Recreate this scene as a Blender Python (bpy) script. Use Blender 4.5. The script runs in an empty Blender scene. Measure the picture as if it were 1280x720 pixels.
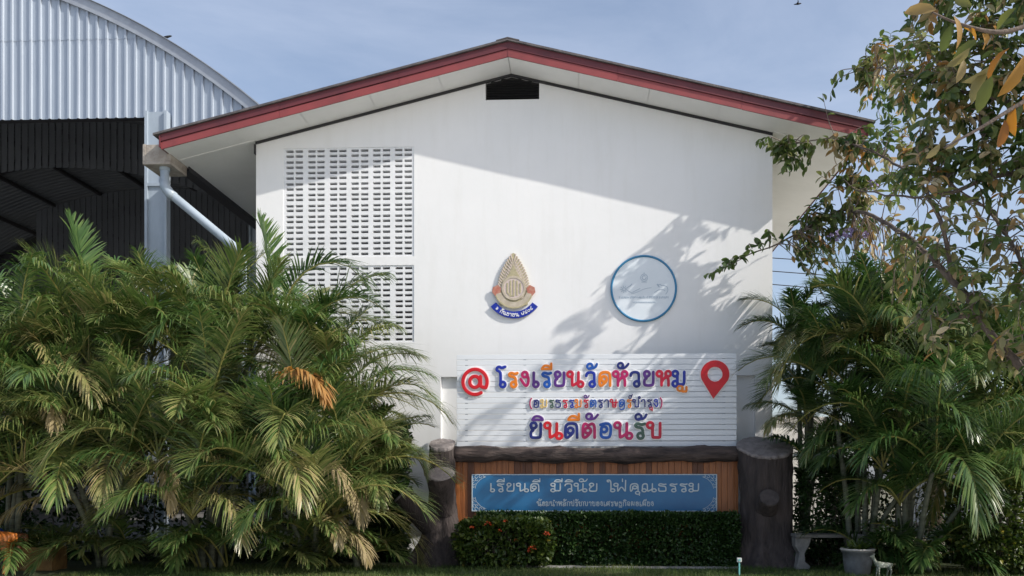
import bpy, bmesh, math, random
import numpy as np
from mathutils import Vector, Matrix, noise as mnoise

R = math.radians
random.seed(7)
rng = np.random.default_rng(11)
SC = bpy.context.scene
COL = SC.collection

# ------------------------------------------------------------------ camera, sky, sun, exposure
FPX = 1100.0; PX0 = 683.0; PY0 = 600.0; CAMH = 1.40; YAW = R(2.5)
cam = bpy.data.cameras.new('camera')
cam.sensor_width = 36.0; cam.lens = FPX / 1280 * 36
cam.shift_x = (640 - PX0) / 1280.0
cam.shift_y = (PY0 - 360) / 1280.0
cam.clip_end = 3000
camo = bpy.data.objects.new('camera', cam); COL.objects.link(camo)
camo.location = (0, 0, CAMH); camo.rotation_euler = (R(90), 0, YAW)
SC.camera = camo

SUN_TO = Vector((1.72, -.68, 1.39)).normalized()
SUN_EL = math.asin(SUN_TO.z); SUN_AZ = math.atan2(SUN_TO.x, SUN_TO.y)
world = bpy.data.worlds.new('World'); SC.world = world; world.use_nodes = True
nt = world.node_tree; nt.nodes.clear()
out = nt.nodes.new('ShaderNodeOutputWorld'); bg = nt.nodes.new('ShaderNodeBackground')
sky = nt.nodes.new('ShaderNodeTexSky'); sky.sky_type = 'NISHITA'; sky.sun_disc = False
sky.sun_elevation = SUN_EL; sky.sun_rotation = SUN_AZ
sky.air_density = 1.0; sky.dust_density = 2.6; sky.ozone_density = 1.6
# thin high cloud drawn by direction
tc = nt.nodes.new('ShaderNodeTexCoord'); mp = nt.nodes.new('ShaderNodeMapping')
mp.inputs['Scale'].default_value = (1.1, 1.1, 3.2); mp.inputs['Rotation'].default_value = (0.2, .35, .4)
nz = nt.nodes.new('ShaderNodeTexNoise'); nz.inputs['Scale'].default_value = 2.6
nz.inputs['Detail'].default_value = 9; nz.inputs['Roughness'].default_value = .58; nz.inputs['Distortion'].default_value = .35
rp = nt.nodes.new('ShaderNodeValToRGB')
rp.color_ramp.elements[0].position = .34; rp.color_ramp.elements[0].color = (.14, .14, .14, 1)
rp.color_ramp.elements[1].position = .80; rp.color_ramp.elements[1].color = (.50, .50, .50, 1)
mx = nt.nodes.new('ShaderNodeMix'); mx.data_type = 'RGBA'
CLOUD = (4.5, 4.95, 6.0, 1)
nt.links.new(tc.outputs['Generated'], mp.inputs['Vector']); nt.links.new(mp.outputs['Vector'], nz.inputs['Vector'])
nt.links.new(nz.outputs['Fac'], rp.inputs['Fac']); nt.links.new(rp.outputs['Color'], mx.inputs[0])
nt.links.new(sky.outputs['Color'], mx.inputs[6]); mx.inputs[7].default_value = CLOUD
nt.links.new(mx.outputs[2], bg.inputs['Color']); nt.links.new(bg.outputs['Background'], out.inputs['Surface'])
bg.inputs['Strength'].default_value = .12

sun = bpy.data.lights.new('sun', 'SUN'); sun.energy = 3.2; sun.angle = R(.6); sun.color = (1, .945, .865)
suno = bpy.data.objects.new('sun', sun); COL.objects.link(suno)
suno.rotation_euler = (-SUN_TO).to_track_quat('-Z', 'Y').to_euler()
suno.location = (20, -8, 18)
SC.view_settings.view_transform = 'Standard'; SC.view_settings.look = 'None'
SC.view_settings.gamma = 1; SC.view_settings.exposure = 0.55
SC.cycles.max_bounces = 6; SC.cycles.transparent_max_bounces = 6

# ------------------------------------------------------------------ helpers
_c, _s = math.cos(YAW), math.sin(YAW)
def W(px, py, D):
    """point of the plane y = D seen at photo pixel (px, py)"""
    u = (px - PX0) / FPX; v = (PY0 - py) / FPX
    t = D / (u * _s + _c)
    return Vector(((u * _c - _s) * t, D, CAMH + v * t))
def WX(px, D): return W(px, 600, D).x

MATS = {}
def mat(name, col, rough=.7, col2=None, scale=4.0, fac=(.35, .65), bump=0, bscale=30, metal=0, spec=.5, detail=6, stretch=(1, 1, 1), coord='Object'):
    m = bpy.data.materials.new(name); m.use_nodes = True
    n = m.node_tree; b = n.nodes['Principled BSDF']
    b.inputs['Base Color'].default_value = (*col, 1); b.inputs['Roughness'].default_value = rough
    b.inputs['Metallic'].default_value = metal; b.inputs['Specular IOR Level'].default_value = spec
    t = n.nodes.new('ShaderNodeTexCoord'); mp = n.nodes.new('ShaderNodeMapping')
    mp.inputs['Scale'].default_value = stretch
    n.links.new(t.outputs[coord], mp.inputs['Vector'])
    if col2 is not None:
        z = n.nodes.new('ShaderNodeTexNoise'); z.inputs['Scale'].default_value = scale; z.inputs['Detail'].default_value = detail
        z.inputs['Roughness'].default_value = .62
        r = n.nodes.new('ShaderNodeValToRGB')
        r.color_ramp.elements[0].position = fac[0]; r.color_ramp.elements[1].position = fac[1]
        r.color_ramp.elements[0].color = (*col, 1); r.color_ramp.elements[1].color = (*col2, 1)
        n.links.new(mp.outputs[0], z.inputs['Vector']); n.links.new(z.outputs['Fac'], r.inputs['Fac'])
        n.links.new(r.outputs['Color'], b.inputs['Base Color'])
    if bump:
        z2 = n.nodes.new('ShaderNodeTexNoise'); z2.inputs['Scale'].default_value = bscale; z2.inputs['Detail'].default_value = 6
        bp = n.nodes.new('ShaderNodeBump'); bp.inputs['Strength'].default_value = bump; bp.inputs['Distance'].default_value = .03
        n.links.new(mp.outputs[0], z2.inputs['Vector']); n.links.new(z2.outputs['Fac'], bp.inputs['Height'])
        n.links.new(bp.outputs['Normal'], b.inputs['Normal'])
    MATS[name] = m
    return m

def leafmat(name, stops, rough=.45, trans=.25, spec=.4):
    """foliage: colour from the per-leaf 'tint' attribute, a little light passing through"""
    m = bpy.data.materials.new(name); m.use_nodes = True
    n = m.node_tree; b = n.nodes['Principled BSDF']; o = n.nodes['Material Output']
    a = n.nodes.new('ShaderNodeAttribute'); a.attribute_name = 'tint'
    r = n.nodes.new('ShaderNodeValToRGB')
    while len(r.color_ramp.elements) < len(stops): r.color_ramp.elements.new(.5)
    for e, (p, c) in zip(r.color_ramp.elements, stops): e.position = p; e.color = (*c, 1)
    n.links.new(a.outputs['Fac'], r.inputs['Fac'])
    n.links.new(r.outputs['Color'], b.inputs['Base Color'])
    b.inputs['Roughness'].default_value = rough; b.inputs['Specular IOR Level'].default_value = spec
    t = n.nodes.new('ShaderNodeBsdfTranslucent'); mxs = n.nodes.new('ShaderNodeMixShader'); mxs.inputs[0].default_value = trans
    hs = n.nodes.new('ShaderNodeHueSaturation'); hs.inputs['Value'].default_value = 1.5; hs.inputs['Saturation'].default_value = 1.1
    n.links.new(r.outputs['Color'], hs.inputs['Color']); n.links.new(hs.outputs['Color'], t.inputs['Color'])
    n.links.new(b.outputs[0], mxs.inputs[1]); n.links.new(t.outputs[0], mxs.inputs[2]); n.links.new(mxs.outputs[0], o.inputs['Surface'])
    MATS[name] = m
    return m

def tag(o, label=None, cat=None, group=None, kind=None):
    if label: o['label'] = label
    if cat: o['category'] = cat
    if group: o['group'] = group
    if kind: o['kind'] = kind
    return o

def thing(name, label, cat, loc=(0, 0, 0), group=None):
    o = bpy.data.objects.new(name, None); COL.objects.link(o); o.location = loc
    o.empty_display_size = .1
    return tag(o, label, cat, group)

class MB:
    def __init__(s): s.v = []; s.f = []; s.t = []
    def vert(s, p): s.v.append(tuple(p)); return len(s.v) - 1
    def face(s, *pts):
        i0 = len(s.v); s.v += [tuple(p) for p in pts]; s.f.append(tuple(range(i0, i0 + len(pts))))
    def box(s, x0, x1, y0, y1, z0, z1):
        i = len(s.v)
        s.v += [(x0, y0, z0), (x1, y0, z0), (x1, y1, z0), (x0, y1, z0), (x0, y0, z1), (x1, y0, z1), (x1, y1, z1), (x0, y1, z1)]
        for q in ((0, 3, 2, 1), (4, 5, 6, 7), (0, 1, 5, 4), (1, 2, 6, 5), (2, 3, 7, 6), (3, 0, 4, 7)): s.f.append(tuple(i + k for k in q))
    def prism(s, poly, y0, y1):
        """poly: (x, z) outline, extruded along y; front at y0"""
        i = len(s.v); n = len(poly)
        s.v += [(x, y0, z) for x, z in poly] + [(x, y1, z) for x, z in poly]
        s.f.append(tuple(range(i, i + n))); s.f.append(tuple(range(i + 2 * n - 1, i + n - 1, -1)))
        for k in range(n):
            j = (k + 1) % n
            s.f.append((i + k, i + n + k, i + n + j, i + j))
    def tube(s, pts, rad, n=8, cap=True, jit=0):
        pts = [Vector(p) for p in pts]
        if not hasattr(rad, '__len__'): rad = [rad] * len(pts)
        i0 = len(s.v); up = Vector((0.13, .2, 1)).normalized(); prev = None
        for k, p in enumerate(pts):
            a = pts[max(0, k - 1)]; b = pts[min(len(pts) - 1, k + 1)]
            d = (b - a).normalized()
            if prev is None: x = d.cross(up); x = x if x.length > .1 else d.cross(Vector((1, 0, 0)))
            else: x = prev - d * prev.dot(d)
            x.normalize(); prev = x; y = d.cross(x)
            for q in range(n):
                an = 2 * math.pi * q / n; rr = rad[k]
                if jit: rr *= 1 + jit * (mnoise.noise(Vector((p.x * 9 + math.cos(an) * 1.5, p.y * 9 + math.sin(an) * 1.5, p.z * 5))))
                s.v.append(tuple(p + (x * math.cos(an) + y * math.sin(an)) * rr))
        for k in range(len(pts) - 1):
            for q in range(n):
                a = i0 + k * n + q; b = i0 + k * n + (q + 1) % n
                s.f.append((a, b, b + n, a + n))
        if cap:
            s.f.append(tuple(i0 + q for q in range(n))[::-1]); e = i0 + (len(pts) - 1) * n
            s.f.append(tuple(e + q for q in range(n)))
    def build(s, name, m, parent=None, smooth=False, bevel=0):
        me = bpy.data.meshes.new(name); me.from_pydata(s.v, [], s.f); me.update()
        if s.t:
            at = me.attributes.new('tint', 'FLOAT', 'POINT'); at.data.foreach_set('value', np.array(s.t, dtype=np.float32))
        if m is not None: me.materials.append(m if not isinstance(m, str) else MATS[m])
        if smooth: me.polygons.foreach_set('use_smooth', [True] * len(me.polygons))
        o = bpy.data.objects.new(name, me); COL.objects.link(o)
        if parent is not None:
            o.parent = parent
            # children keep world coordinates: shift vertices into the parent's frame
            l = root_loc(parent)
            me.transform(Matrix.Translation(-l))
        if bevel:
            b = o.modifiers.new('bevel', 'BEVEL'); b.width = bevel; b.segments = 2; b.limit_method = 'ANGLE'
        return o
def root_loc(p):
    l = Vector((0, 0, 0))
    while p is not None: l = l + Vector(p.location); p = p.parent
    return l

def npmesh(name, V, F, T, m, parent=None, smooth=False):
    """mesh out of numpy arrays: V (n,3), F (k,4) quads, T tint per vertex"""
    me = bpy.data.meshes.new(name)
    V = np.asarray(V, dtype=np.float32)
    if parent is not None: V = V - np.array(root_loc(parent), dtype=np.float32)
    F = np.asarray(F, dtype=np.int32)
    me.vertices.add(len(V)); me.vertices.foreach_set('co', V.ravel())
    me.loops.add(F.size); me.loops.foreach_set('vertex_index', F.ravel())
    me.polygons.add(len(F)); me.polygons.foreach_set('loop_start', np.arange(0, F.size, F.shape[1], dtype=np.int32))
    me.polygons.foreach_set('loop_total', np.full(len(F), F.shape[1], dtype=np.int32))
    if smooth: me.polygons.foreach_set('use_smooth', [True] * len(F))
    me.update(calc_edges=True); me.validate()
    if T is not None:
        at = me.attributes.new('tint', 'FLOAT', 'POINT'); at.data.foreach_set('value', np.asarray(T, dtype=np.float32))
    me.materials.append(MATS[m]); o = bpy.data.objects.new(name, me); COL.objects.link(o)
    if parent is not None: o.parent = parent
    return o

# ------------------------------------------------------------------ materials
def wall_material():
    m = mat('white_plaster', (.82, .82, .815), .85, (.78, .785, .78), 1.1, (.3, .75), bump=.05, bscale=10)
    n = m.node_tree; b = n.nodes['Principled BSDF']
    # rain streaks: long thin stains
    t = n.nodes.new('ShaderNodeTexCoord'); mp = n.nodes.new('ShaderNodeMapping'); mp.inputs['Scale'].default_value = (1.7, 1.7, .22)
    z = n.nodes.new('ShaderNodeTexNoise'); z.inputs['Scale'].default_value = 2.2; z.inputs['Detail'].default_value = 8; z.inputs['Roughness'].default_value = .7
    r = n.nodes.new('ShaderNodeValToRGB'); r.color_ramp.elements[0].position = .5; r.color_ramp.elements[1].position = .8
    r.color_ramp.elements[0].color = (1, 1, 1, 1); r.color_ramp.elements[1].color = (.94, .935, .92, 1)
    mu = n.nodes.new('ShaderNodeMix'); mu.data_type = 'RGBA'; mu.blend_type = 'MULTIPLY'; mu.inputs[0].default_value = 1
    src = b.inputs['Base Color'].links[0].from_socket
    n.links.new(t.outputs['Object'], mp.inputs[0]); n.links.new(mp.outputs[0], z.inputs['Vector']); n.links.new(z.outputs['Fac'], r.inputs['Fac'])
    n.links.new(src, mu.inputs[6]); n.links.new(r.outputs['Color'], mu.inputs[7]); n.links.new(mu.outputs[2], b.inputs['Base Color'])
wall_material()
mat('grille_paint', (.78, .79, .80), .8, (.66, .67, .68), 5, (.4, .8))
mat('soffit_board', (.83, .825, .81), .8, (.76, .755, .735), 1.2, (.35, .7))
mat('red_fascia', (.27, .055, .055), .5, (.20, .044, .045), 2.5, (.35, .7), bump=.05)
mat('red_fascia_shaded', (.135, .028, .034), .5, (.095, .023, .029), 2.5, (.35, .7), bump=.05)  # upper board darkened: shade under the roof edge put into the colour
mat('roof_tile', (.13, .12, .12), .8, (.07, .065, .07), 6, bump=.3)
mat('dark_trim', (.025, .025, .028), .6)
mat('black_louvre', (.022, .022, .024), .6, (.035, .035, .036), 10)
mat('zinc_sheet', (.42, .475, .545), .42, (.34, .39, .46), 2.2, (.35, .75), metal=.25, stretch=(1.6, 1, .25))
mat('zinc_flashing', (.42, .45, .49), .45, (.34, .36, .40), 3, metal=.4)
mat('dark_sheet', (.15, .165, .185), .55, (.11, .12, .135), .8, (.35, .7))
mat('dark_steel', (.03, .03, .036), .6)
mat('steel_paint', (.35, .41, .475), .5, (.27, .32, .37), 3.5, (.45, .8), stretch=(1, 1, .4))
mat('stained_concrete', (.42, .38, .33), .9, (.24, .20, .17), 5, (.4, .7), bump=.3)
mat('pvc_blue', (.38, .45, .52), .4, (.30, .36, .42), 3)
mat('hall_floor', (.15, .145, .14), .9, (.1, .095, .09), 1.0)
mat('sign_white', (.74, .77, .80), .45, (.66, .69, .72), 3, (.4, .8), stretch=(.4, 1, 3))
mat('letter_white', (.82, .82, .82), .4)
for k, c in dict(navy=(.006, .016, .17), blue=(.004, .085, .42), cobalt=(.006, .026, .34), orange=(.80, .21, .006), magenta=(.46, .006, .11), purple=(.10, .022, .22),
                 crimson=(.56, .004, .035), red=(.64, .004, .012), yellow=(.72, .50, .16), green=(.055, .115, .085), teal=(.02, .12, .16)).items():
    mat('ink_' + k, c, .35, tuple(x * .86 for x in c), 6)
mat('board_blue', (.012, .115, .27), .3, (.017, .15, .33), 1.6, (.35, .65))
mat('board_ink', (.50, .57, .60), .5)
mat('wood_plank', (.36, .12, .028), .42, (.17, .05, .014), 5, (.35, .8), bump=.2, bscale=12, stretch=(4, 4, .35))
mat('plank_dark', (.17, .055, .018), .5, (.07, .024, .012), 5, (.3, .75), bump=.2, bscale=12, stretch=(4, 4, .35))
mat('bark_dark', (.085, .066, .060), .9, (.024, .019, .018), 5, (.3, .7), bump=1.0, bscale=17, stretch=(2.2, 2.2, .32))
mat('bark_log', (.11, .08, .07), .85, (.022, .017, .016), 5, (.35, .65), bump=1.0, bscale=18, stretch=(.28, 2.0, 2.0))
mat('cut_wood', (.27, .24, .23), .85, (.15, .13, .125), 9, (.35, .7), bump=.4)
mat('cut_dark', (.085, .07, .066), .9, (.04, .034, .032), 9, (.35, .7), bump=.5)
mat('hollow', (.012, .010, .010), .95)
mat('emblem_cream', (.56, .49, .39), .6, (.42, .36, .27), 12)
mat('emblem_gold', (.50, .44, .27), .5, (.36, .32, .20), 16)
mat('emblem_pink', (.60, .50, .46), .6)
mat('emblem_red', (.42, .12, .08), .6, (.5, .25, .18), 14)
mat('plaque_white', (.74, .79, .83), .25, (.70, .76, .80), 4)
mat('plaque_blue', (.03, .20, .38), .35)
mat('plaque_ink', (.42, .50, .58), .5)
mat('rachis', (.20, .23, .06), .5, (.30, .26, .08), 2)
mat('cane', (.17, .18, .13), .7, (.08, .09, .06), 3, (.35, .65), bump=.2, stretch=(.6, .6, 5))
mat('tree_bark', (.16, .125, .10), .9, (.08, .06, .05), 6, (.35, .65), bump=.5)
mat('twig', (.27, .22, .185), .85, (.12, .09, .07), 6)
mat('grass_soil', (.035, .058, .018), .95, (.065, .075, .026), 2.2, (.3, .7), bump=.5, bscale=40)
mat('field', (.10, .10, .055), .95, (.16, .14, .09), .15, (.3, .7))
mat('kerb_concrete', (.25, .24, .225), .9, (.16, .155, .15), 6, bump=.3)
mat('pale_concrete', (.52, .50, .47), .85, (.36, .34, .31), 6, bump=.3)
mat('pot_grey', (.17, .18, .19), .8, (.11, .115, .12), 8, bump=.2)
mat('tan_concrete', (.25, .15, .05), .85, (.15, .085, .03), 6, bump=.3)
mat('statue_orange', (.52, .17, .03), .45, (.42, .12, .025), 8)
mat('statue_brown', (.12, .045, .02), .5, (.2, .08, .03), 6)
mat('statue_blue', (.02, .10, .45), .4)
mat('stake_mint', (.18, .50, .48), .5); mat('stake_head', (.55, .58, .56), .4)
mat('bird', (.02, .02, .022), .8); mat('cable', (.02, .02, .02), .6)
mat('house_wall', (.62, .61, .58), .85, (.5, .49, .47), 2); mat('house_roof', (.19, .19, .2), .8, (.12, .12, .125), 3, bump=.3)
mat('flower_red', (.62, .075, .03), .5, (.75, .16, .05), 20)
mat('flower_mauve', (.42, .34, .62), .6, (.56, .46, .72), 20)
def spot_mat():
    m = mat('statue_spotted', (.20, .22, .17), .6)
    n = m.node_tree; b = n.nodes['Principled BSDF']; t = n.nodes.new('ShaderNodeTexCoord')
    v = n.nodes.new('ShaderNodeTexVoronoi'); v.inputs['Scale'].default_value = 30
    r = n.nodes.new('ShaderNodeValToRGB'); r.color_ramp.elements[0].position = .28; r.color_ramp.elements[1].position = .36
    r.color_ramp.elements[0].color = (.42, .43, .38, 1); r.color_ramp.elements[1].color = (.20, .22, .17, 1)
    n.links.new(t.outputs['Object'], v.inputs['Vector']); n.links.new(v.outputs['Distance'], r.inputs['Fac']); n.links.new(r.outputs['Color'], b.inputs['Base Color'])
spot_mat()
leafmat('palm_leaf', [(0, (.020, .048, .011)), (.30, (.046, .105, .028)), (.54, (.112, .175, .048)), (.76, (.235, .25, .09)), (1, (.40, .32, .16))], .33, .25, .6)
leafmat('dry_leaf', [(0, (.28, .14, .04)), (.5, (.38, .20, .055)), (1, (.34, .25, .12))], .6, .25)
leafmat('straw_leaf', [(0, (.12, .13, .04)), (.6, (.27, .22, .09)), (1, (.36, .29, .16))], .6, .25)
leafmat('tree_leaf', [(0, (.04, .078, .022)), (.34, (.11, .155, .042)), (.60, (.205, .215, .08)), (.82, (.30, .25, .13)), (.92, (.38, .19, .05)), (1, (.50, .42, .27))], .40, .32)
leafmat('big_leaf', [(0, (.05, .085, .022)), (.35, (.12, .135, .035)), (.6, (.26, .21, .10)), (.82, (.36, .18, .035)), (1, (.22, .085, .03))], .55, .3)
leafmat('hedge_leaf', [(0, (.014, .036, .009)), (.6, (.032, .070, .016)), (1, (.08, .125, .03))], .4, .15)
leafmat('bush_leaf', [(0, (.025, .05, .010)), (.5, (.055, .09, .016)), (.85, (.13, .16, .03)), (1, (.32, .26, .04))], .42, .2)
leafmat('grass_blade', [(0, (.035, .075, .014)), (.6, (.085, .13, .028)), (1, (.20, .20, .07))], .6, .2)

# ------------------------------------------------------------------ ground
g = MB(); g.face((-900, -200, -.004), (900, -200, -.004), (900, 1500, -.004), (-900, 1500, -.004))
tag(g.build('ground', 'field'), kind='structure')
mat('bounce_concrete', (.57, .55, .515), .9, (.50, .485, .45), .6, (.35, .7), bump=.2)  # pale unseen paving, added to bounce sunlight onto wall and soffit
g = MB(); g.face((-60, -70, .0), (60, -70, .0), (60, 11.2, .0), (-60, 11.2, .0))
tag(g.build('bounce_yard', 'bounce_concrete'), kind='structure')
g = MB(); g.face((-16, 11.2, .002), (14, 11.2, .002), (14, 15.55, .002), (-16, 15.55, .002))
tag(g.build('lawn', 'grass_soil'), kind='structure')
g = MB(); g.box(-32, -6.3, 16.3, 47, -.2, .10)
tag(g.build('hall_pavement', 'hall_floor'), kind='structure')

# ------------------------------------------------------------------ school building
DW = 15.7; DF = 15.02
XL, XR, XC = -5.95, 3.31, -1.315
SL = .245; ZA = 8.66            # soffit height at the ridge
def zsof(x): return ZA - SL * abs(x - XC)
EV = 6.06                        # half width at the eaves
YB = 24.0
school = thing('school_building', 'white two storey gable end with dark red roof edge behind the welcome sign', 'building', (XC, DW, 0))

def zrow(py, px): return W(px, py, DW).z
gx0, gx1 = WX(354, DW), WX(517.5, DW)
gz1 = W(436, 184.5, DW).z; gz0 = W(436, 321, DW).z
hz1 = W(436, 332, DW).z; hz0 = W(436, 428, DW).z
vx0, vx1 = WX(607, DW), WX(674, DW); vz0 = W(640, 124.5, DW).z
rx0, rx1 = WX(551, DW), WX(944, DW); rz1 = W(747, 470, DW).z; rz0 = 1.0
# openings: (x0, x1, z0, z1)
opens = [(gx0, gx1, gz0, gz1), (gx0, gx1, hz0, hz1), (rx0, rx1, rz0, rz1), (vx0, vx1, vz0, 99)]
xs = sorted({XL, XR, XC, gx0, gx1, rx0, rx1, vx0, vx1})
wb = MB(); TH = .2
for a, b in zip(xs, xs[1:]):
    mid = (a + b) / 2
    cuts = sorted([(o[2], o[3]) for o in opens if o[0] < mid < o[1]])
    z = 0
    segs = []
    for c0, c1 in cuts: segs.append((z, c0)); z = c1
    if z < 50: segs.append((z, None))
    for s0, s1 in segs:
        t0, t1 = (s1, s1) if s1 is not None else (zsof(a), zsof(b))
        wb.face((a, DW, s0), (b, DW, s0), (b, DW, t1), (a, DW, t0))
for (x0, x1, z0, z1) in opens:                     # reveals
    zt0 = min(z1, zsof(x0)); zt1 = min(z1, zsof(x1))
    wb.face((x0, DW, z0), (x0, DW + TH, z0), (x1, DW + TH, z0), (x1, DW, z0))
    wb.face((x0, DW, z0), (x0, DW, zt0), (x0, DW + TH, zt0), (x0, DW + TH, z0))
    wb.face((x1, DW, z0), (x1, DW + TH, z0), (x1, DW + TH, zt1), (x1, DW, zt1))
    if z1 < 50: wb.face((x0, DW, z1), (x1, DW, z1), (x1, DW + TH, z1), (x0, DW + TH, z1))
for X in (XL, XR): wb.face((X, DW, 0), (X, DW, zsof(X)), (X, YB, zsof(X)), (X, YB, 0))
wb.face((XL, YB, 0), (XL, YB, zsof(XL)), (XC, YB, ZA), (XR, YB, zsof(XR)), (XR, YB, 0))
wall = wb.build('wall', 'white_plaster', school)
p = MB(); p.face((rx0, DW + .10, rz0), (rx1, DW + .10, rz0), (rx1, DW + .10, rz1), (rx0, DW + .10, rz1))
p.build('recessed_panel', 'white_plaster', wall)
# ventilation block panels: real slots through a slab
def grille(x0, x1, z0, z1, nb, nr, name):
    m = MB(); pw = (x1 - x0) / nb; ph = (z1 - z0) / nr; y0 = DW + .012; y1 = DW + .13
    xb = [x0]; zb = [z0]; hx = set(); hz = set()
    for k in range(nb):
        for c in (.305, .735):
            j_ = random.uniform(-.012, .012); xb += [x0 + (k + c - .172 + j_) * pw, x0 + (k + c + .172 + j_) * pw]; hx.add(len(xb) - 2)
    xb.append(x1)
    for k in range(nr):
        for c in (.28, .74):
            j_ = random.uniform(-.02, .02); zb += [z0 + (k + c - .115 + j_) * ph, z0 + (k + c + .115 + j_) * ph]; hz.add(len(zb) - 2)
    zb.append(z1)
    for i in range(len(xb) - 1):
        for j in range(len(zb) - 1):
            a, b, c, d = xb[i], xb[i + 1], zb[j], zb[j + 1]
            if i in hx and j in hz:
                m.face((a, y0, c), (a, y1, c), (b, y1, c), (b, y0, c)); m.face((a, y0, d), (b, y0, d), (b, y1, d), (a, y1, d))
                m.face((a, y0, c), (a, y0, d), (a, y1, d), (a, y1, c)); m.face((b, y0, c), (b, y1, c), (b, y1, d), (b, y0, d))
            else: m.face((a, y0, c), (b, y0, c), (b, y0, d), (a, y0, d))
    return m.build(name, 'grille_paint', school)
grille(gx0, gx1, gz0, gz1, 6, 10, 'ventilation_grille')
grille(gx0, gx1, hz0, hz1, 6, 7, 'ventilation_grille')
# gable louvre
m = MB()
zz = vz0; k = 0
while zz < ZA - .02:
    w = vx1 - vx0; x0, x1 = vx0 + .01, vx1 - .01
    lim = (ZA - zz - .05) / SL
    if lim > 0: x0 = max(x0, XC - lim); x1 = min(x1, XC + lim)
    if x1 > x0: m.face((x0, DW + .03, zz), (x1, DW + .03, zz), (x1, DW + .10, zz + .06), (x0, DW + .10, zz + .06))
    zz += .045
m.face((vx0, DW + .13, vz0), (vx1, DW + .13, vz0), (vx1, DW + .13, zsof(vx1)), (XC, DW + .13, ZA), (vx0, DW + .13, zsof(vx0)))
m.build('gable_vent', 'black_louvre', school)
# trim between wall and soffit
m = MB()
for sgn in (-1, 1):
    xe = XL if sgn < 0 else XR
    m.prism([(XC, ZA - .004), (xe, zsof(xe) - .004), (xe, zsof(xe) - .048), (XC, ZA - .048)], DW - .03, DW - .002)
m.box(XL - .03, XL - .002, DW - .03, DW + .06, zsof(XL) - .22, zsof(XL) - .05)
m.build('dark_trim', 'dark_trim', school)
# soffit
m = MB()
for sgn in (-1, 1):
    xe = XC + sgn * (EV - .02)
    n = 5
    for k in range(n):
        xa = XC + (xe - XC) * k / n; xb_ = XC + (xe - XC) * (k + 1) / n
        gap = .006
        m.face((xa + gap * sgn, DF + .02, zsof(xa + gap * sgn)), (xb_, DF + .02, zsof(xb_)), (xb_, YB, zsof(xb_)), (xa + gap * sgn, YB, zsof(xa + gap * sgn)))
    m.face((XC, DF + .02, ZA + .02), (xe, DF + .02, zsof(xe) + .02), (xe, YB, zsof(xe) + .02), (XC, YB, ZA + .02))
m.build('soffit', 'soffit_board', school)
# joints on the soffit: thin cover battens across the overhang
for sgn in (-1, 1):
    m = MB(); xe = XC + sgn * (EV - .05); xw = XL if sgn < 0 else XR
    m.face((xw, DW - .10, zsof(xw) - .012), (xw, DW + .02, zsof(xw) - .012), (xe, DW + .02, zsof(xe) - .012), (xe, DW - .10, zsof(xe) - .012))
    m.face((xw, DW - .10, zsof(xw) - .012), (xe, DW - .10, zsof(xe) - .012), (xe, DW - .10, zsof(xe) - .001), (xw, DW - .10, zsof(xw) - .001))
    m.build('soffit_batten', 'soffit_board', school)
# fascia boards: lower one and a proud upper one; side fascia along the eaves
def board(lo, hi, y0, y1, mt, side):
    m = MB()
    xe = XC + side * EV
    for ta, tb in ((0, .31), (.31, .655), (.655, 1)):
        xa, xb_ = XC + (xe - XC) * ta + side * (.002 if ta else 0), XC + (xe - XC) * tb - side * (.002 if tb < 1 else 0); dy = random.uniform(-.004, .004); dz = random.uniform(-.003, .003)
        m.prism([(xa, zsof(xa) + lo + dz), (xb_, zsof(xb_) + lo + dz), (xb_, zsof(xb_) + hi + dz), (xa, zsof(xa) + hi + dz)], y0 + dy, y1 + dy)
    return m.build('fascia', mt, school)
for side in (-1, 1):
    board(-.012, .113, DF, DF + .025, 'red_fascia', side); board(.121, .238, DF - .016, DF + .02, 'red_fascia_shaded', side)
    xe = XC + side * EV
    m = MB(); m.box(min(xe, xe + side * .025), max(xe, xe + side * .025), DF - .03, YB, zsof(xe) + .015, zsof(xe) + .22); m.build('eave_fascia', 'red_fascia_shaded', school)
# roof sheets with an uneven lower edge of corrugation showing at the verge
m = MB()
for side in (-1, 1):
    xe = XC + side * (EV + .12)
    m.prism([(XC, ZA + .242), (xe, zsof(xe) + .242), (xe, zsof(xe) + .278), (XC, ZA + .278)], DF - .058, YB + .3)
m.prism([(XC - .2, ZA + .231), (XC, ZA + .280), (XC + .2, ZA + .231), (XC + .2, ZA + .245), (XC, ZA + .295), (XC - .2, ZA + .245)], DF - .064, YB + .32)
m.build('roof', 'roof_tile', school)

# gutter between the two buildings, with its down pipe
gut = thing('concrete_gutter', 'stained concrete box gutter jutting out at the left eave', 'gutter', (-7.6, 15.3, 7.0))
m = MB()
ga, gb = W(178, 180, 15.3), W(213, 205, 15.3)
YG = 15.95
m.box(ga.x, gb.x, 15.3, YG, gb.z, gb.z + .06); m.box(ga.x, ga.x + .06, 15.302, YG, gb.z + .06, ga.z); m.box(gb.x - .06, gb.x, 15.302, YG, gb.z + .06, ga.z - .02)
m.box(ga.x + .06, gb.x - .06, 15.304, 15.36, gb.z + .06, ga.z - .01); m.box(ga.x + .06, gb.x - .06, YG - .06, YG - .002, gb.z + .06, ga.z - .012)
mg = MB(); mg.box(gb.x - .16, gb.x + .04, YG + .003, YB, gb.z + .10, gb.z + .13); mg.box(gb.x - .16, gb.x - .145, YG + .003, YB, gb.z + .132, gb.z + .26); mg.box(gb.x + .025, gb.x + .04, YG + .003, YB, gb.z + .132, gb.z + .26)
mg.build('eave_gutter', 'dark_steel', gut)
m.build('trough', 'stained_concrete', gut, bevel=.008)
pp = [W(206, 203, 15.48), W(206, 233, 15.48), W(208, 238, 15.48), W(214, 243, 15.48), W(292, 308, 15.48), W(300, 316, 15.48), W(303, 324, 15.48)]
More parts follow.
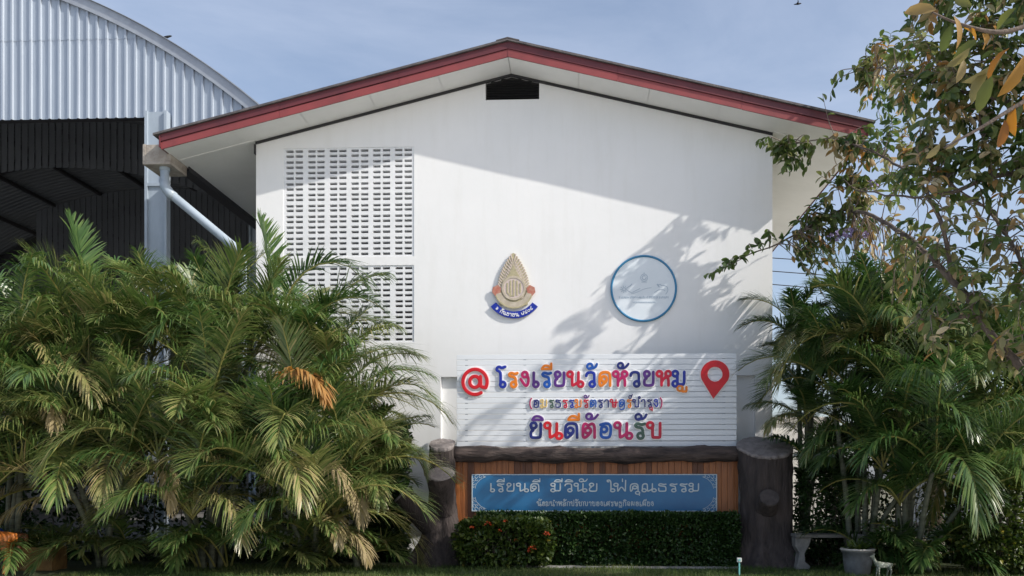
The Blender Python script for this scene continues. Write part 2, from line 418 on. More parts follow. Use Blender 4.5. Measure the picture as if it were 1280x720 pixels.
pp.append(Vector((pp[-1].x, 15.48, 0)))
m = MB(); m.tube(pp, .078, 14); m.build('downpipe', 'pvc_blue', gut, smooth=True)
m = MB()
m.tube([W(206, 206, 15.48), W(206, 214, 15.48)], .09, 14); m.tube([W(206, 226, 15.48), W(206, 233, 15.48), W(212, 241.5, 15.48), W(218, 246.5, 15.48)], .09, 14)
m.build('pipe_collar', 'pvc_blue', gut, smooth=True)

# ------------------------------------------------------------------ arched hall on the left
DH = 16.6
hall = thing('arched_hall', 'open arched hall clad in ribbed zinc sheet, left of the white building', 'building', (-10, DH, 0))
ap = np.array([[*(W(x, y, DH))] for x, y in ((112.5, 0), (143, 14), (175.5, 32), (210, 50), (236, 65.5), (263, 83.5), (293, 106), (322, 129.5))])
A_ = np.c_[2 * ap[:, 0], 2 * ap[:, 2], np.ones(len(ap))]; b_ = ap[:, 0] ** 2 + ap[:, 2] ** 2
HCX, HCZ, _k = np.linalg.lstsq(A_, b_, rcond=None)[0]; HR = math.sqrt(_k + HCX ** 2 + HCZ ** 2)
print('HALL ARCH', HCX, HCZ, HR)
ZC = W(100, 148.5, DH).z
def zarch(x, r=None):
    r = r or HR; return HCZ + math.sqrt(max(r * r - (x - HCX) ** 2, 0))
def zroof(x): return zsof(x) + .278
# right end where the arch meets the school roof
xe = -7.0
while zarch(xe, HR - .1) > zroof(xe) + .04: xe += .02
HXE = xe
print('HALL END', HXE, ZC)
colx0, colx1 = WX(180.5, 16.4), WX(208, 16.4)
def low(x):
    if x < colx0 + .1: return ZC
    if x > XC - EV - .1: return max(zroof(x) + .03, 0)
    return ZC - .55
m = MB(); pitch = .188; rib = (0, .10, .118, .160, .178)
x = 2 * HCX - HXE
prof = []
while x < HXE:
    for f, dy in ((0, 0), (.052, 0), (.060, -.0025), (.068, 0), (.118, 0), (.132, -.034), (.168, -.034), (.180, 0)): prof.append((x + f, dy))
    x += pitch
prof = [q for q in prof if q[0] < HXE]
for (xa, ya), (xb2, yb2) in zip(prof, prof[1:]):
    la, lb = low(xa + .001), low(xb2 - .001)
    if abs(la - lb) > .2: la = lb = max(la, lb)
    ta, tb = zarch(xa, HR - .12), zarch(xb2, HR - .12)
    if ta <= la or tb <= lb: continue
    zl = ZC + 1.55
    if min(ta, tb) > zl + .1 and max(la, lb) < zl - .1:
        m.face((xa, DH + ya, la), (xb2, DH + yb2, lb), (xb2, DH + yb2, zl), (xa, DH + ya, zl)); la = lb = zl - .03; ya -= .007; yb2 -= .007
    m.face((xa, DH + ya, la), (xb2, DH + yb2, lb), (xb2, DH + yb2, tb), (xa, DH + ya, ta))
for zs in (ZC + .18, ZC + .9, ZC + 1.52, ZC + 2.3):
    x = 2 * HCX - HXE + .15
    while x < HXE - .2:
        if zarch(x, HR - .2) > zs + .05 and low(x) < zs - .05 and x > -13:
            yy = DH - .036 - (.007 if zs > ZC + 1.53 else 0); m.box(x - .007, x + .007, yy, yy + .01, zs - .007, zs + .007)
        x += pitch
m.build('ribbed_cladding', 'zinc_sheet', hall)
th1 = math.acos((HXE - HCX) / HR); th0 = math.pi - th1
def arc(r, n=60): return [(HCX + r * math.cos(th0 + (th1 - th0) * k / n), HCZ + r * math.sin(th0 + (th1 - th0) * k / n)) for k in range(n + 1)]
m = MB(); o_ = arc(HR); i_ = arc(HR - .22)
m.prism(o_ + i_[::-1], DH - .075, DH - .045); m.build('arch_flashing', 'zinc_flashing', hall)
# corrugated roof shell (ribs follow the arch)
HB = 46.0
m = MB(); ys = []; y = DH - .12
while y < HB:
    ys += [(y, 0), (y + .11, 0), (y + .14, .035), (y + .19, .035)]; y += .22
N = 48
for (ya, da), (yb3, db) in zip(ys, ys[1:]):
    for k in range(N):
        a0 = th0 + (th1 - th0) * k / N; a1 = th0 + (th1 - th0) * (k + 1) / N
        ra, rb = HR - .02 + da, HR - .02 + db
        m.face((HCX + ra * math.cos(a0), ya, HCZ + ra * math.sin(a0)), (HCX + rb * math.cos(a0), yb3, HCZ + rb * math.sin(a0)),
               (HCX + rb * math.cos(a1), yb3, HCZ + rb * math.sin(a1)), (HCX + ra * math.cos(a1), ya, HCZ + ra * math.sin(a1)))
m.build('roof', 'dark_sheet', hall)
for yy in (21.8, 27.0, 32.2, 37.4, 42.6):
    m = MB(); m.prism(arc(HR - .06) + arc(HR - .30)[::-1], yy, yy + .12); m.build('arch_truss', 'dark_steel', hall)
m = MB()
for k in range(3, 46, 4):
    a0 = th0 + (th1 - th0) * k / 48
    c = Vector((HCX + (HR - .12) * math.cos(a0), 0, HCZ + (HR - .12) * math.sin(a0)))
    m.box(c.x - .05, c.x + .05, DH + .1, HB, c.z - .05, c.z + .05)
m.build('purlin', 'dark_steel', hall)
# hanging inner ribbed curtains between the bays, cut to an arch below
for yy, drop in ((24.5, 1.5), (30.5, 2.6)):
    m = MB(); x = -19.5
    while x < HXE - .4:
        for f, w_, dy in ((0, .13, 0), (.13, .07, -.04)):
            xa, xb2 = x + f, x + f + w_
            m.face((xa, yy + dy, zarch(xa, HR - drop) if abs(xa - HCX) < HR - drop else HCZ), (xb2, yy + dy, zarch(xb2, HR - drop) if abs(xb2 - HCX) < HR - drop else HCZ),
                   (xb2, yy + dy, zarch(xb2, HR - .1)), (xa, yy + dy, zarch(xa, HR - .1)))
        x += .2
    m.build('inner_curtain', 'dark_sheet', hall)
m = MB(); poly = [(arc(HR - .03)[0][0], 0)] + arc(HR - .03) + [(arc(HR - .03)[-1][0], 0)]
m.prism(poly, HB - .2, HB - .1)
xl = arc(HR)[0][0]; m.box(xl, xl + .1, DH + .5, HB - .25, 0, arc(HR)[0][1])  # rear and left walls added to keep the hall interior dark
m.build('closing_wall', 'dark_sheet', hall)
# columns: I section
for i in range(5):
    m = MB(); y0 = 16.4 + i * 5.2; zt = ZC + .05 if i == 0 else zarch(colx0, HR - .3)
    m.box(colx0, colx0 + .05, y0, y0 + .16, .1, zt); m.box(colx1 - .05, colx1, y0, y0 + .16, .1, zt - .003); m.box(colx0 + .05, colx1 - .05, y0 + .05, y0 + .08, .1, zt - .005)
    if i == 0:
        m.box(colx0 + .05, colx1 - .05, y0 + .012, y0 + .05, 5.55, 5.63)
        m.box(colx0 + .05, colx1 - .05, y0 + .012, y0 + .05, 7.0, 7.06)
    c = m.build('column', 'steel_paint', hall)
m = MB(); m.box(-20, colx0, DH + .06, DH + .2, ZC + .02, ZC + .24); m.build('front_beam', 'dark_steel', hall)

# ------------------------------------------------------------------ Thai lettering: centre-line strokes swept with a round brush
def A(cx, cy, r, a0, a1, n=12, ry=1.0): return [(cx + r * math.cos(R(a0 + (a1 - a0) * k / n)), cy + r * ry * math.sin(R(a0 + (a1 - a0) * k / n))) for k in range(n + 1)]
Q = .158
def LP(cx, cy, a): return ('loop', A(cx, cy, Q, a, a + 360, 12, 1.28))          # closed head loop starting/ending at angle a
def S(*pts):
    o = []
    for p in pts:
        if p[0] == 'loop': o.append(('raw', p[1]))
        else: o.append(('pt', p))
    return o
G = {  # name: (advance, strokes)
 'ร': (.60, [S(LP(.34, .12, 0), (.465, .12), (.465, .5), (.40, .68), (.10, .74), (.06, .92), (.22, 1.0), (.40, .90), (.56, .97))]),
 'ว': (.66, [S((.08, .74), (.12, .95), (.33, 1.02), (.54, .95), (.56, .7), (.56, .12), LP(.435, .12, 0))]),
 'ง': (.58, [S(LP(.28, .86, 0), (.405, .86), (.50, .55), (.48, .2), (.38, 0), (.27, .06), (.03, .52))]),
 'เ': (.42, [S((.10, 1.0), (.10, .12), LP(.225, .12, 180))]),
 'โ': (.52, [S(LP(.34, .12, 180), (.215, .12), (.215, .95), (.15, 1.10), (-.04, 1.20), (.0, 1.40), (.14, 1.48), (.27, 1.36), (.48, 1.46))]),
 'ใ': (.45, [S(LP(.34, .12, 180), (.215, .12), (.215, 1.25), (.14, 1.5), (-.06, 1.5), (-.06, 1.28), (.06, 1.28))]),
 'ย': (.74, [S(LP(.24, .87, 180), (.115, .87), (.11, .68), (.26, .54), (.09, .44), (.09, .06), (.2, 0), (.5, 0), (.62, .06), (.62, 1.0))]),
 'น': (.86, [S(LP(.11, .87, 0), (.235, .87), (.235, .02), (.28, .02), (.52, .2), (.605, .34), (.605, 1.0)), S((.605, .36), (.605, .12), LP(.73, .12, 180))]),
 'ด': (.80, [S(LP(.345, .50, 0), (.503, .50), (.47, .30), (.22, .0), (.10, .0), (.07, .2), (.08, .8), (.2, 1.0), (.56, 1.02), (.70, .85), (.70, 0))]),
 'ค': (.74, [S(LP(.40, .52, 180), (.242, .52), (.24, .3), (.15, .0), (.10, .0), (.07, .2), (.08, .8), (.2, 1.0), (.5, 1.02), (.63, .85), (.63, 0))]),
 'ต': (.80, [S(LP(.345, .50, 0), (.503, .50), (.47, .30), (.22, .0), (.10, .0), (.07, .2), (.08, .85), (.2, 1.02), (.36, .84), (.56, 1.02), (.70, .85), (.70, 0))]),
 'ศ': (.82, [S(LP(.40, .52, 180), (.242, .52), (.24, .3), (.15, .0), (.10, .0), (.07, .2), (.08, .8), (.2, 1.0), (.5, 1.02), (.63, .85), (.63, 0)), S((.56, .92), (.8, 1.15))]),
 'ห': (.78, [S(LP(.11, .87, 0), (.235, .87), (.235, 0)), S((.235, .22), (.36, .52), (.56, .62), (.645, .45), (.645, 0)), S((.42, .56), (.50, .68), (.50, .87), LP(.625, .87, 180))]),
 'ม': (.80, [S(LP(.13, .87, 0), (.255, .87), (.255, .12), LP(.13, .12, 0)), S((.255, .06), (.5, .06), (.66, .06), (.66, 1.0))]),
 'อ': (.74, [S(LP(.27, .58, 180), (.145, .58), (.09, .3), (.14, .03), (.36, -.02), (.58, .03), (.64, .5), (.60, .93), (.36, 1.02), (.08, .90))]),
 'บ': (.78, [S(LP(.12, .87, 0), (.245, .87), (.245, .03), (.3, 0), (.6, 0), (.645, .03), (.645, 1.0))]),
 'ป': (.78, [S(LP(.12, .87, 0), (.245, .87), (.245, .03), (.3, 0), (.6, 0), (.645, .03), (.645, 1.45))]),
 'พ': (.84, [S(LP(.23, .87, 180), (.105, .87), (.12, .0), (.15, 0), (.40, .7), (.65, 0), (.68, 0), (.70, 1.0))]),
 'ฝ': (.84, [S(LP(.0, .87, 0), (.125, .87), (.12, .0), (.15, 0), (.40, .7), (.65, 0), (.68, 0), (.70, 1.45))]),
 'ธ': (.70, [S((.60, .95), (.42, .9), (.25, 1.02), (.08, .95), (.08, .74), (.48, .68), (.60, .55), (.60, .06), (.5, 0), (.16, 0), (.08, .06), (.08, .4))]),
 'ฐ': (.70, [S((.60, .95), (.42, .9), (.25, 1.02), (.08, .95), (.08, .74), (.48, .68), (.60, .55), (.60, .06), (.5, 0), (.16, 0), (.08, .06), (.08, .4)), S((.05, -.2), (.2, -.42), (.35, -.2), (.5, -.42), (.66, -.2))]),
 'า': (.56, [S((.05, .72), (.1, .97), (.27, 1.02), (.44, .95), (.45, .7), (.45, 0))]),
 'ำ': (.56, [S((.05, .72), (.1, .97), (.27, 1.02), (.44, .95), (.45, .7), (.45, 0)), [('raw', A(-.2, 1.3, .12, 0, 360))]]),
 'ษ': (.84, [S(LP(.12, .87, 0), (.245, .87), (.245, .03), (.3, 0), (.6, 0), (.645, .03), (.645, 1.0)), S(LP(.45, .45, 45), (.54, .54), (.82, .66))]),
 'ฎ': (.74, [S(LP(.345, .50, 0), (.503, .50), (.47, .30), (.22, .0), (.10, .0), (.07, .2), (.08, .8), (.2, 1.0), (.5, 1.02), (.63, .85), (.63, -.36), (.44, -.24), (.26, -.42), (.12, -.26))]),
 'ล': (.74, [S(LP(.24, .12, 180), (.115, .12), (.10, .5), (.35, .62), (.63, .5)), S((.08, .8), (.2, 1.0), (.5, 1.0), (.63, .8), (.63, 0))]),
 'ก': (.74, [S((.12, 0), (.12, .5), (.22, .64), (.04, .74), (.12, .98), (.37, 1.04), (.6, .96), (.63, .75), (.63, 0))]),
 'ข': (.72, [S(LP(.14, .85, 0), (.265, .85), (.17, .6), (.2, .03), (.26, 0), (.56, 0), (.60, .03), (.60, 1.0))]),
 'ช': (.80, [S(LP(.14, .85, 0), (.265, .85), (.17, .6), (.2, .03), (.26, 0), (.56, 0), (.60, .03), (.60, .7), (.54, .8), (.78, 1.1))]),
 'ญ': (1.1, [S((.12, 0), (.12, .5), (.22, .64), (.04, .74), (.12, .98), (.35, 1.04), (.52, .96), (.54, .75), (.54, .02), (.9, .02), (.95, .1), (.95, 1.0))]),
 'จ': (.70, [S((.08, .8), (.15, 1.0), (.45, 1.02), (.60, .85), (.58, .2), (.46, .0), (.36, .1), (.34, .35), LP(.22, .38, 0))]),
 'ท': (.78, [S(LP(.11, .87, 0), (.235, .87), (.235, 0)), S((.235, .5), (.42, .92), (.56, 1.02), (.645, .9), (.645, 0))]),
 'ณ': (1.05, [S(LP(.2, .12, 180), (.075, .12), (.08, .85), (.22, 1.02), (.4, .98), (.44, .8), (.44, .02), (.5, .02), (.72, .2), (.80, .34), (.80, 1.0)), S((.80, .36), (.80, .12), LP(.92, .12, 180))]),
 '(': (.34, [S((.28, 1.25), (.10, .9), (.10, .2), (.28, -.2))]),
 ')': (.34, [S((.06, 1.25), (.24, .9), (.24, .2), (.06, -.2))]),
 ' ': (.5, []),
 '๑': (.7, [S((.30, .42), (.42, .5), (.3, .62), (.15, .45), (.25, .1), (.5, .1), (.62, .5), (.5, .95), (.15, .95))]),
 '๒': (.8, [S((.05, .9), (.1, .1), (.6, .1), (.66, .5), (.5, .6), (.4, .4)), S((.66, .5), (.7, 1.2))]),
 '๕': (.8, [S((.7, 1.2), (.55, .9), (.2, .9), (.08, .5), (.2, .1), (.6, .1), (.65, .5), (.4, .4))]),
 '๐': (.7, [[('raw', A(.33, .5, .33, 0, 360))]]),
 '๔': (.8, [S((.7, 1.2), (.5, .85), (.2, .9), (.08, .5), (.2, .1), (.6, .1), (.45, .5))]),
}
MARK = {
 'ี': [S((-.60, 1.17), (-.50, 1.40), (-.28, 1.45), (-.07, 1.30), (-.04, 1.17)), S((-.60, 1.17), (-.04, 1.17)), S((-.04, 1.17), (-.04, 1.58))],
 'ิ': [S((-.60, 1.17), (-.50, 1.40), (-.28, 1.45), (-.07, 1.30), (-.04, 1.17)), S((-.60, 1.17), (-.04, 1.17))],
 'ั': [S(LP(-.40, 1.36, 270), (-.40, 1.235), (-.20, 1.2), (-.05, 1.3), (.02, 1.52))],
 '้': [S(LP(-.42, 1.40, 0), (-.295, 1.40), (-.36, 1.2), (-.28, 1.2), (-.10, 1.28), (.04, 1.52))],
 '่': [S((-.12, 1.2), (-.12, 1.55))],
 '์': [S(LP(-.22, 1.28, 45), (-.13, 1.37), (.04, 1.60))],
 'ู': [S(LP(-.42, -.22, 0), (-.295, -.22), (-.295, -.46), (-.26, -.46), (-.06, -.46), (-.04, -.46), (-.04, -.14))],
 'ุ': [S(LP(-.17, -.22, 0), (-.045, -.22), (-.045, -.55))],
}
def chaikin(p, it=2):
    for _ in range(it):
        q = [p[0]]
        for a, b in zip(p, p[1:]):
            q.append((a[0] * .75 + b[0] * .25, a[1] * .75 + b[1] * .25)); q.append((a[0] * .25 + b[0] * .75, a[1] * .25 + b[1] * .75))
        q.append(p[-1]); p = q
    return p
def paths(strokes):
    """stroke -> list of polylines in glyph units"""
    res = []
    for st in strokes:
        run = []
        for kind, p in st:
            if kind == 'raw':
                if run: run.append(p[0]); res.append(chaikin(run)); run = []
                res.append(p); run = [p[-1]]
            else: run.append(p)
        if len(run) > 1: res.append(chaikin(run))
    return res
def brush(mb, pts, hw, yb, h, cx=0):
    """flat-bellied ribbon with rounded ends along (x, z) points; yb = back plane, h = thickness towards the viewer"""
    P = [Vector((a, b)) for a, b in pts]
    Q2 = [P[0]]
    for p in P[1:]:
        if (p - Q2[-1]).length > hw * .12: Q2.append(p)
    P = Q2
    if len(P) < 2: return
    closed = (P[0] - P[-1]).length < hw * .5
    d0 = (P[1] - P[0]).normalized(); d1 = (P[-1] - P[-2]).normalized()
    rows = []                      # (centre, normal, half width)
    if not closed:
        for a in (90, 60, 30): rows.append((P[0] - d0 * hw * math.sin(R(a)), None, hw * math.cos(R(a)), d0))
    for k, p in enumerate(P):
        if closed:
            a = P[k - 1] if k else P[-2]; b = P[k + 1] if k < len(P) - 1 else P[1]
        else: a = P[max(k - 1, 0)]; b = P[min(k + 1, len(P) - 1)]
        d = (b - a).normalized(); rows.append((p, None, hw, d))
    if not closed:
        for a in (30, 60, 90): rows.append((P[-1] + d1 * hw * math.sin(R(a)), None, hw * math.cos(R(a)), d1))
    prof = ((-1, 0), (-1, .86), (-.84, .98), (0, 1.0), (.84, .98), (1, .86), (1, 0))
    i0 = len(mb.v); n = len(prof)
    for c, _, w, d in rows:
        nx, nz = -d.y, d.x
        for s, t in prof: mb.v.append((c.x + nx * w * s, yb - h * t, c.y + nz * w * s))
    for k in range(len(rows) - 1):
        for q in range(n - 1):
            a = i0 + k * n + q; mb.f.append((a, a + 1, a + 1 + n, a + n))
def text_layout(s):
    """list of (char, x offset, polylines)"""
    x = 0; res = []; last = ''
    for ch in s:
        if ch in MARK: res.append((ch, x - .10 - (.28 if last in 'ฝป' else 0), [[(p[0], p[1] + (.10 if p[1] > .9 else 0)) for p in q] for q in paths(MARK[ch])]))
        else:
            adv, st = G[ch]; res.append((ch, x, paths(st))); x += adv + .13; last = ch
    return res, x - .16
def write(s, px0, px1, pbase, ph, D, sw, h, cols, parent, name='letter', back=None, backmat='letter_white', single=None, y_gap=.012):
    """text between photo pixels px0..px1, base line at pbase, letter height ph pixels"""
    lay, wid = text_layout(s)
    a = W(px0, pbase, D); b = W(px1, pbase, D); pxm = (b.x - a.x) / (px1 - px0)
    sx = (b.x - a.x) / wid; sz = ph * pxm; hw = sw * pxm / 2
    one = MB(); bk = MB()
    for (ch, ox, pls), c in zip(lay, cols or [None] * len(lay)):
        m = one if single else MB()
        for pl in pls:
            pts = [(a.x + (ox + p[0]) * sx, a.z + p[1] * sz) for p in pl]
            w_ = hw * (.84 if ch in MARK else 1)
            brush(m, pts, w_, D - (y_gap if back else 0), h)
            if back: brush(bk, pts, w_ + back * pxm, D, .010)
        if not single and m.v: m.build(name, 'ink_' + c, parent)
    if single: one.build(name, single, parent)
    if back: bk.build('letter_backing', backmat, parent)

# ------------------------------------------------------------------ welcome sign
DS = 14.9
sa, sb = W(571, 443, DS), W(921, 559, DS); SX0, SX1, SZ1, SZ0 = sa.x, sb.x, W(746, 442.5, DS).z, W(746, 558.5, DS).z
PXM = (SX1 - SX0) / 350.0
welcome = thing('welcome_sign', 'white slatted board with colourful raised letters above the dark log', 'sign', ((SX0 + SX1) / 2, DS, SZ0))
m = MB(); ns = 17; ph_ = (SZ1 - SZ0) / ns
for k in range(ns):
    jx = random.uniform(-.004, .004); jy = random.uniform(-.003, .003); jz = random.uniform(-.0015, .0015)
    m.box(SX0 + jx, SX1 + jx, DS + .012 + jy, DS + .034 + jy, SZ0 + k * ph_ + .010 + jz, SZ0 + (k + 1) * ph_ + jz)
m.build('slat_board', 'sign_white', welcome, bevel=.003)
for px in (583, 656, 741, 826, 905):
    m = MB(); X = WX(px, DS + .05); m.box(X - .022, X + .022, DS + .040, DS + .085, SZ0 - .11, SZ1 - .01); m.build('post', 'steel_paint', welcome)
sign_face = DS + .008
L1 = 'โรงเรียนวัดห้วยหมู'
write(L1, 621.5, 857.5, 482.8, 16.6, sign_face, 3.45, .014,
      ['cobalt', 'orange', 'magenta', 'purple', 'blue', 'orange', 'purple', 'crimson', 'cobalt', 'blue', 'orange', 'magenta', 'navy', 'navy', 'purple', 'crimson', 'cobalt', 'orange'], welcome, back=1.35)
L2 = '(อมรธรรมรัตราษฎร์บำรุง)'
write(L2, 661.5, 828, 509.2, 9.0, sign_face, 1.5, .012,
      ['magenta', 'navy', 'yellow', 'green', 'navy', 'crimson', 'cobalt', 'orange', 'crimson', 'purple', 'blue', 'navy', 'navy', 'crimson', 'blue', 'orange', 'navy', 'navy', 'navy', 'navy', 'crimson', 'cobalt', 'magenta'], welcome, back=.8)
L3 = 'ยินดีต้อนรับ'
write(L3, 661.5, 827.5, 547.2, 17.6, sign_face, 3.6, .014,
      ['navy', 'purple', 'red', 'navy', 'orange', 'magenta', 'purple', 'blue', 'magenta', 'green', 'navy', 'crimson'], welcome, back=1.35)
# the at sign
def at_sign():
    c = W(594, 477.5, sign_face); k = PXM
    pl = [[(c.x + 6.4 * k * math.cos(R(a)) - .3 * k, c.z + 7.0 * k * math.sin(R(a))) for a in range(0, 361, 15)]]
    sp = [(c.x + 6.9 * k, c.z + 6.6 * k), (c.x + 6.9 * k, c.z - 3 * k)]
    for a in range(-150, 166, 10):
        pass
    tail = [(c.x + 6.9 * k, c.z - 3 * k), (c.x + 7.6 * k, c.z - 6.2 * k), (c.x + 11 * k, c.z - 7 * k)] 
    ring = [(c.x + 15.3 * k * math.cos(R(a)), c.z + 15.8 * k * math.sin(R(a))) for a in range(-28, 301, 8)]
    pl += [sp, chaikin(tail), [(c.x + 11 * k, c.z - 7 * k)] + ring[:1], ring]
    m = MB(); b = MB()
    for p in pl: brush(m, p, 2.1 * k, sign_face - .012, .022); brush(b, p, 3.8 * k, sign_face, .010)
    m.build('at_symbol', 'ink_red', welcome); b.build('letter_backing', 'letter_white', welcome)
at_sign()
def map_pin():
    c = W(893.5, 468, sign_face); k = PXM; tip = W(891.5, 498.5, sign_face)
    outer = [(c.x + 17.6 * k * math.cos(R(a)), c.z + 17.2 * k * math.sin(R(a))) for a in range(-28, 209, 9)]
    outer += [((outer[-1][0] * (1 - t) + tip.x * t), outer[-1][1] * (1 - t) + tip.z * t) for t in (.33, .66, 1)]
    outer += [(tip.x * (1 - t) + outer[0][0] * t, tip.z * (1 - t) + outer[0][1] * t) for t in (.33, .66)]
    for grow, y, h, mt, nm, hole in ((0, sign_face - .012, .024, 'ink_red', 'map_pin', 9.3), (1.6, sign_face, .010, 'letter_white', 'letter_backing', 8.0)):
        m = MB(); n = len(outer); cen = Vector((c.x, c.z))
        O = []
        for x, z in outer:
            d = Vector((x, z)) - cen; O.append(cen + d * (1 + grow * k / d.length))
        I = [cen + (o - cen).normalized() * hole * k for o in O]
        for q in range(n):
            r_ = (q + 1) % n
            m.face((O[q].x, y - h, O[q].y), (O[r_].x, y - h, O[r_].y), (I[r_].x, y - h, I[r_].y), (I[q].x, y - h, I[q].y))
            m.face((O[q].x, y, O[q].y), (O[r_].x, y, O[r_].y), (O[r_].x, y - h, O[r_].y), (O[q].x, y - h, O[q].y))
            m.face((I[q].x, y, I[q].y), (I[q].x, y - h, I[q].y), (I[r_].x, y - h, I[r_].y), (I[r_].x, y, I[r_].y))
        m.build(nm, mt, welcome)
map_pin()

# ------------------------------------------------------------------ log beam, plank panel, blue board
DP = 14.82
lx0, lx1 = WX(566, 14.72), WX(926, 14.72)
m = MB(); zl = W(746, 568, 14.62).z; pts = []; rad = []
for k in range(41):
    t = k / 40; x = lx0 + (lx1 - lx0) * t
    pts.append((x, 14.72 + .012 * math.sin(9 * t), zl + .012 * math.sin(7 * t + 1))); rad.append(.128 + .014 * math.sin(23 * t) + .010 * math.sin(51 * t + 2))
m.tube(pts, rad, 18, jit=.16); tag(m.build('log_beam', 'bark_log', smooth=True), 'dark cement log lying along the top of the plank panel', 'log')
plank = thing('plank_panel', 'orange brown upright planks between the two stumps', 'panel', ((SX0 + SX1) / 2, DP, 0))
x = WX(563, DP); xe = WX(923, DP); za = W(746, 574, DP).z; i = 0
pb = [MB(), MB()]
while x < xe:
    w = random.uniform(.085, .115); q = 0 if random.random() < .7 else 1; dy = random.uniform(-.004, .004)
    pb[q].box(x + .002, min(x + w, xe) - .002, DP + dy, DP + .03 + dy, 0.05, za); x += w
bk = MB(); bk.box(WX(564, DP), xe - .01, DP + .045, DP + .06, .05, za - .02); bk.build('gap_backing', 'dark_trim', plank)  # dark sheet added to stop light showing between the planks
pb[0].build('plank', 'wood_plank', plank, bevel=.003); pb[1].build('plank', 'plank_dark', plank, bevel=.003)
DB = 14.775
ba, bb = W(589.5, 592.5, DB), W(896.5, 639.5, DB); BX0, BX1, BZ1, BZ0 = ba.x, bb.x, W(743, 592.5, DB).z, W(743, 639.5, DB).z
motto = thing('motto_board', 'blue board with pale lettering and scroll corners on the planks', 'sign', ((BX0 + BX1) / 2, DB, BZ0))
m = MB(); m.box(BX0, BX1, DB, DB + .03, BZ0, BZ1); m.build('board', 'board_blue', motto, bevel=.004)
m = MB(); k = (BX1 - BX0) / 307.0; e = .5 * k; yf = DB - .001
def rail(pts, hw): brush(m, pts, hw, yf, .004)
for (x0, x1, z0, z1) in ((BX0 + .7 * k, BX1 - .7 * k, BZ0 + .7 * k, BZ1 - .7 * k),):
    rail([(x0, z0), (x1, z0)], .55 * k); rail([(x0, z1), (x1, z1)], .55 * k); rail([(x0, z0 + .01), (x0, z1 - .01)], .55 * k); rail([(x1, z0 + .01), (x1, z1 - .01)], .55 * k)
for sx_, X in ((1, BX0), (-1, BX1)):
    for sz_, Z in ((1, BZ0), (-1, BZ1)):
        def cpt(u, v): return (X + sx_ * u * k, Z + sz_ * v * k)
        for (u, v, r_) in ((6, 3.4, 1.9), (3.4, 7, 1.9), (11, 3.2, 1.6), (3.0, 12.0, 1.6), (6.5, 7, 1.5), (15.5, 2.6, 1.1), (2.6, 16.0, 1.0)):
            brush(m, [cpt(u + r_ * math.cos(R(a)), v + r_ * math.sin(R(a))) for a in range(0, 300, 30)], .28 * k, yf, .004)
        brush(m, chaikin([cpt(18, 3.5), cpt(12, 6), cpt(9, 9), cpt(5.5, 13), cpt(4.5, 18)]), .25 * k, yf, .004)
m.build('scroll_border', 'board_ink', motto)
for s, a, b in (('เรียนดี', 612, 674.5), ('มีวินัย', 689, 747.5), ('ใฝ่คุณธรรม', 760, 875)):
    write(s, a, b, 614.0, 9.3, DB - .001, 1.55, .006, None, motto, 'lettering', single='board_ink')
write('น้อมนำหลักปรัชญาของเศรษฐกิจพอเพียง', 671.5, 817, 632.2, 5.0, DB - .001, .85, .004, None, motto, 'lettering', single='board_ink')

# ------------------------------------------------------------------ tree stumps at both ends (cement, tree shaped)
def stump(name, label, cx, cy, prof, squash, seed, lean=(0, 0), roots=5, top=True, tilt=.5):
    st = thing(name, label, 'stump', (cx, cy, 0))
    m = MB(); n = 72; zt = prof[-1][0]
    hs = np.linspace(0, zt, 46)
    pr = np.interp(hs, [p[0] for p in prof], [p[1] for p in prof])
    i0 = 0
    for z, r in zip(hs, pr):
        fl = max(0, 1 - z / .7) ** 1.6
        for q in range(n):
            a = 2 * math.pi * q / n
            v = Vector((math.cos(a) * 1.3 + seed, math.sin(a) * 1.3, z * .8))
            rr = r * (1 + .16 * mnoise.noise(v) + .07 * mnoise.noise(v * 3.7) + .035 * mnoise.noise(v * 9) + .055 * mnoise.noise(Vector((math.cos(a) * 5 + seed, math.sin(a) * 5, z * 1.1)))) * (1 + fl * .33 * max(0, math.cos(roots * a + seed)))
            m.v.append((cx + lean[0] * z + rr * math.cos(a), cy + lean[1] * z + rr * math.sin(a) * squash, z + tilt * rr * math.sin(a) * squash * max(0, (z - .55 * zt) / (.45 * zt)) + (.03 * mnoise.noise(v * 2) if z > .1 else 0)))
    for k in range(len(hs) - 1):
        for q in range(n):
            a = k * n + q; b = k * n + (q + 1) % n; m.f.append((a, b, b + n, a + n))
    e = (len(hs) - 1) * n
    ring = [m.v[e + q] for q in range(n)]
    m.build('trunk', 'bark_dark', st, smooth=True)
    if top:
        c = MB(); cz = sum(p[2] for p in ring) / n; ccx = cx + lean[0] * zt; ccy = cy + lean[1] * zt
        rows = [(1.0, -.03), (1.035, .0), (1.0, .028), (.6, .034), (.02, .036)]
        for s_, dz in rows:
            for p in ring: c.v.append((ccx + (p[0] - ccx) * s_, ccy + (p[1] - ccy) * s_, p[2] * .25 + (cz + tilt * (p[1] - ccy)) * .75 + dz - (tilt * (1 - s_) * (p[1] - ccy))))
        for k in range(len(rows) - 1):
            for q in range(n):
                a = k * n + q; b = k * n + (q + 1) % n; c.f.append((a, b, b + n, a + n))
        c.build('cut_face', 'cut_wood', st, smooth=False)
    return st
def stub(st, p0, p1, r0, r1, face='cut_wood'):
    p0, p1 = Vector(p0), Vector(p1); m = MB()
    m.tube([p0 + (p1 - p0) * t for t in (0, .3, .6, .85, 1)], [r0, r0 * .9 + r1 * .1, r0 * .5 + r1 * .5, r1, r1 * .98], 18, jit=.12, cap=False); o = m.build('cut_branch', 'bark_dark', st, smooth=True)
    d = (p1 - p0).normalized(); c = MB(); c.tube([p1 - d * .012, p1 + d * .012], [r1 * 1.02, r1 * .93], 20); c.build('cut_face', face, o)
xl_ = W(553, 600, 14.55).x
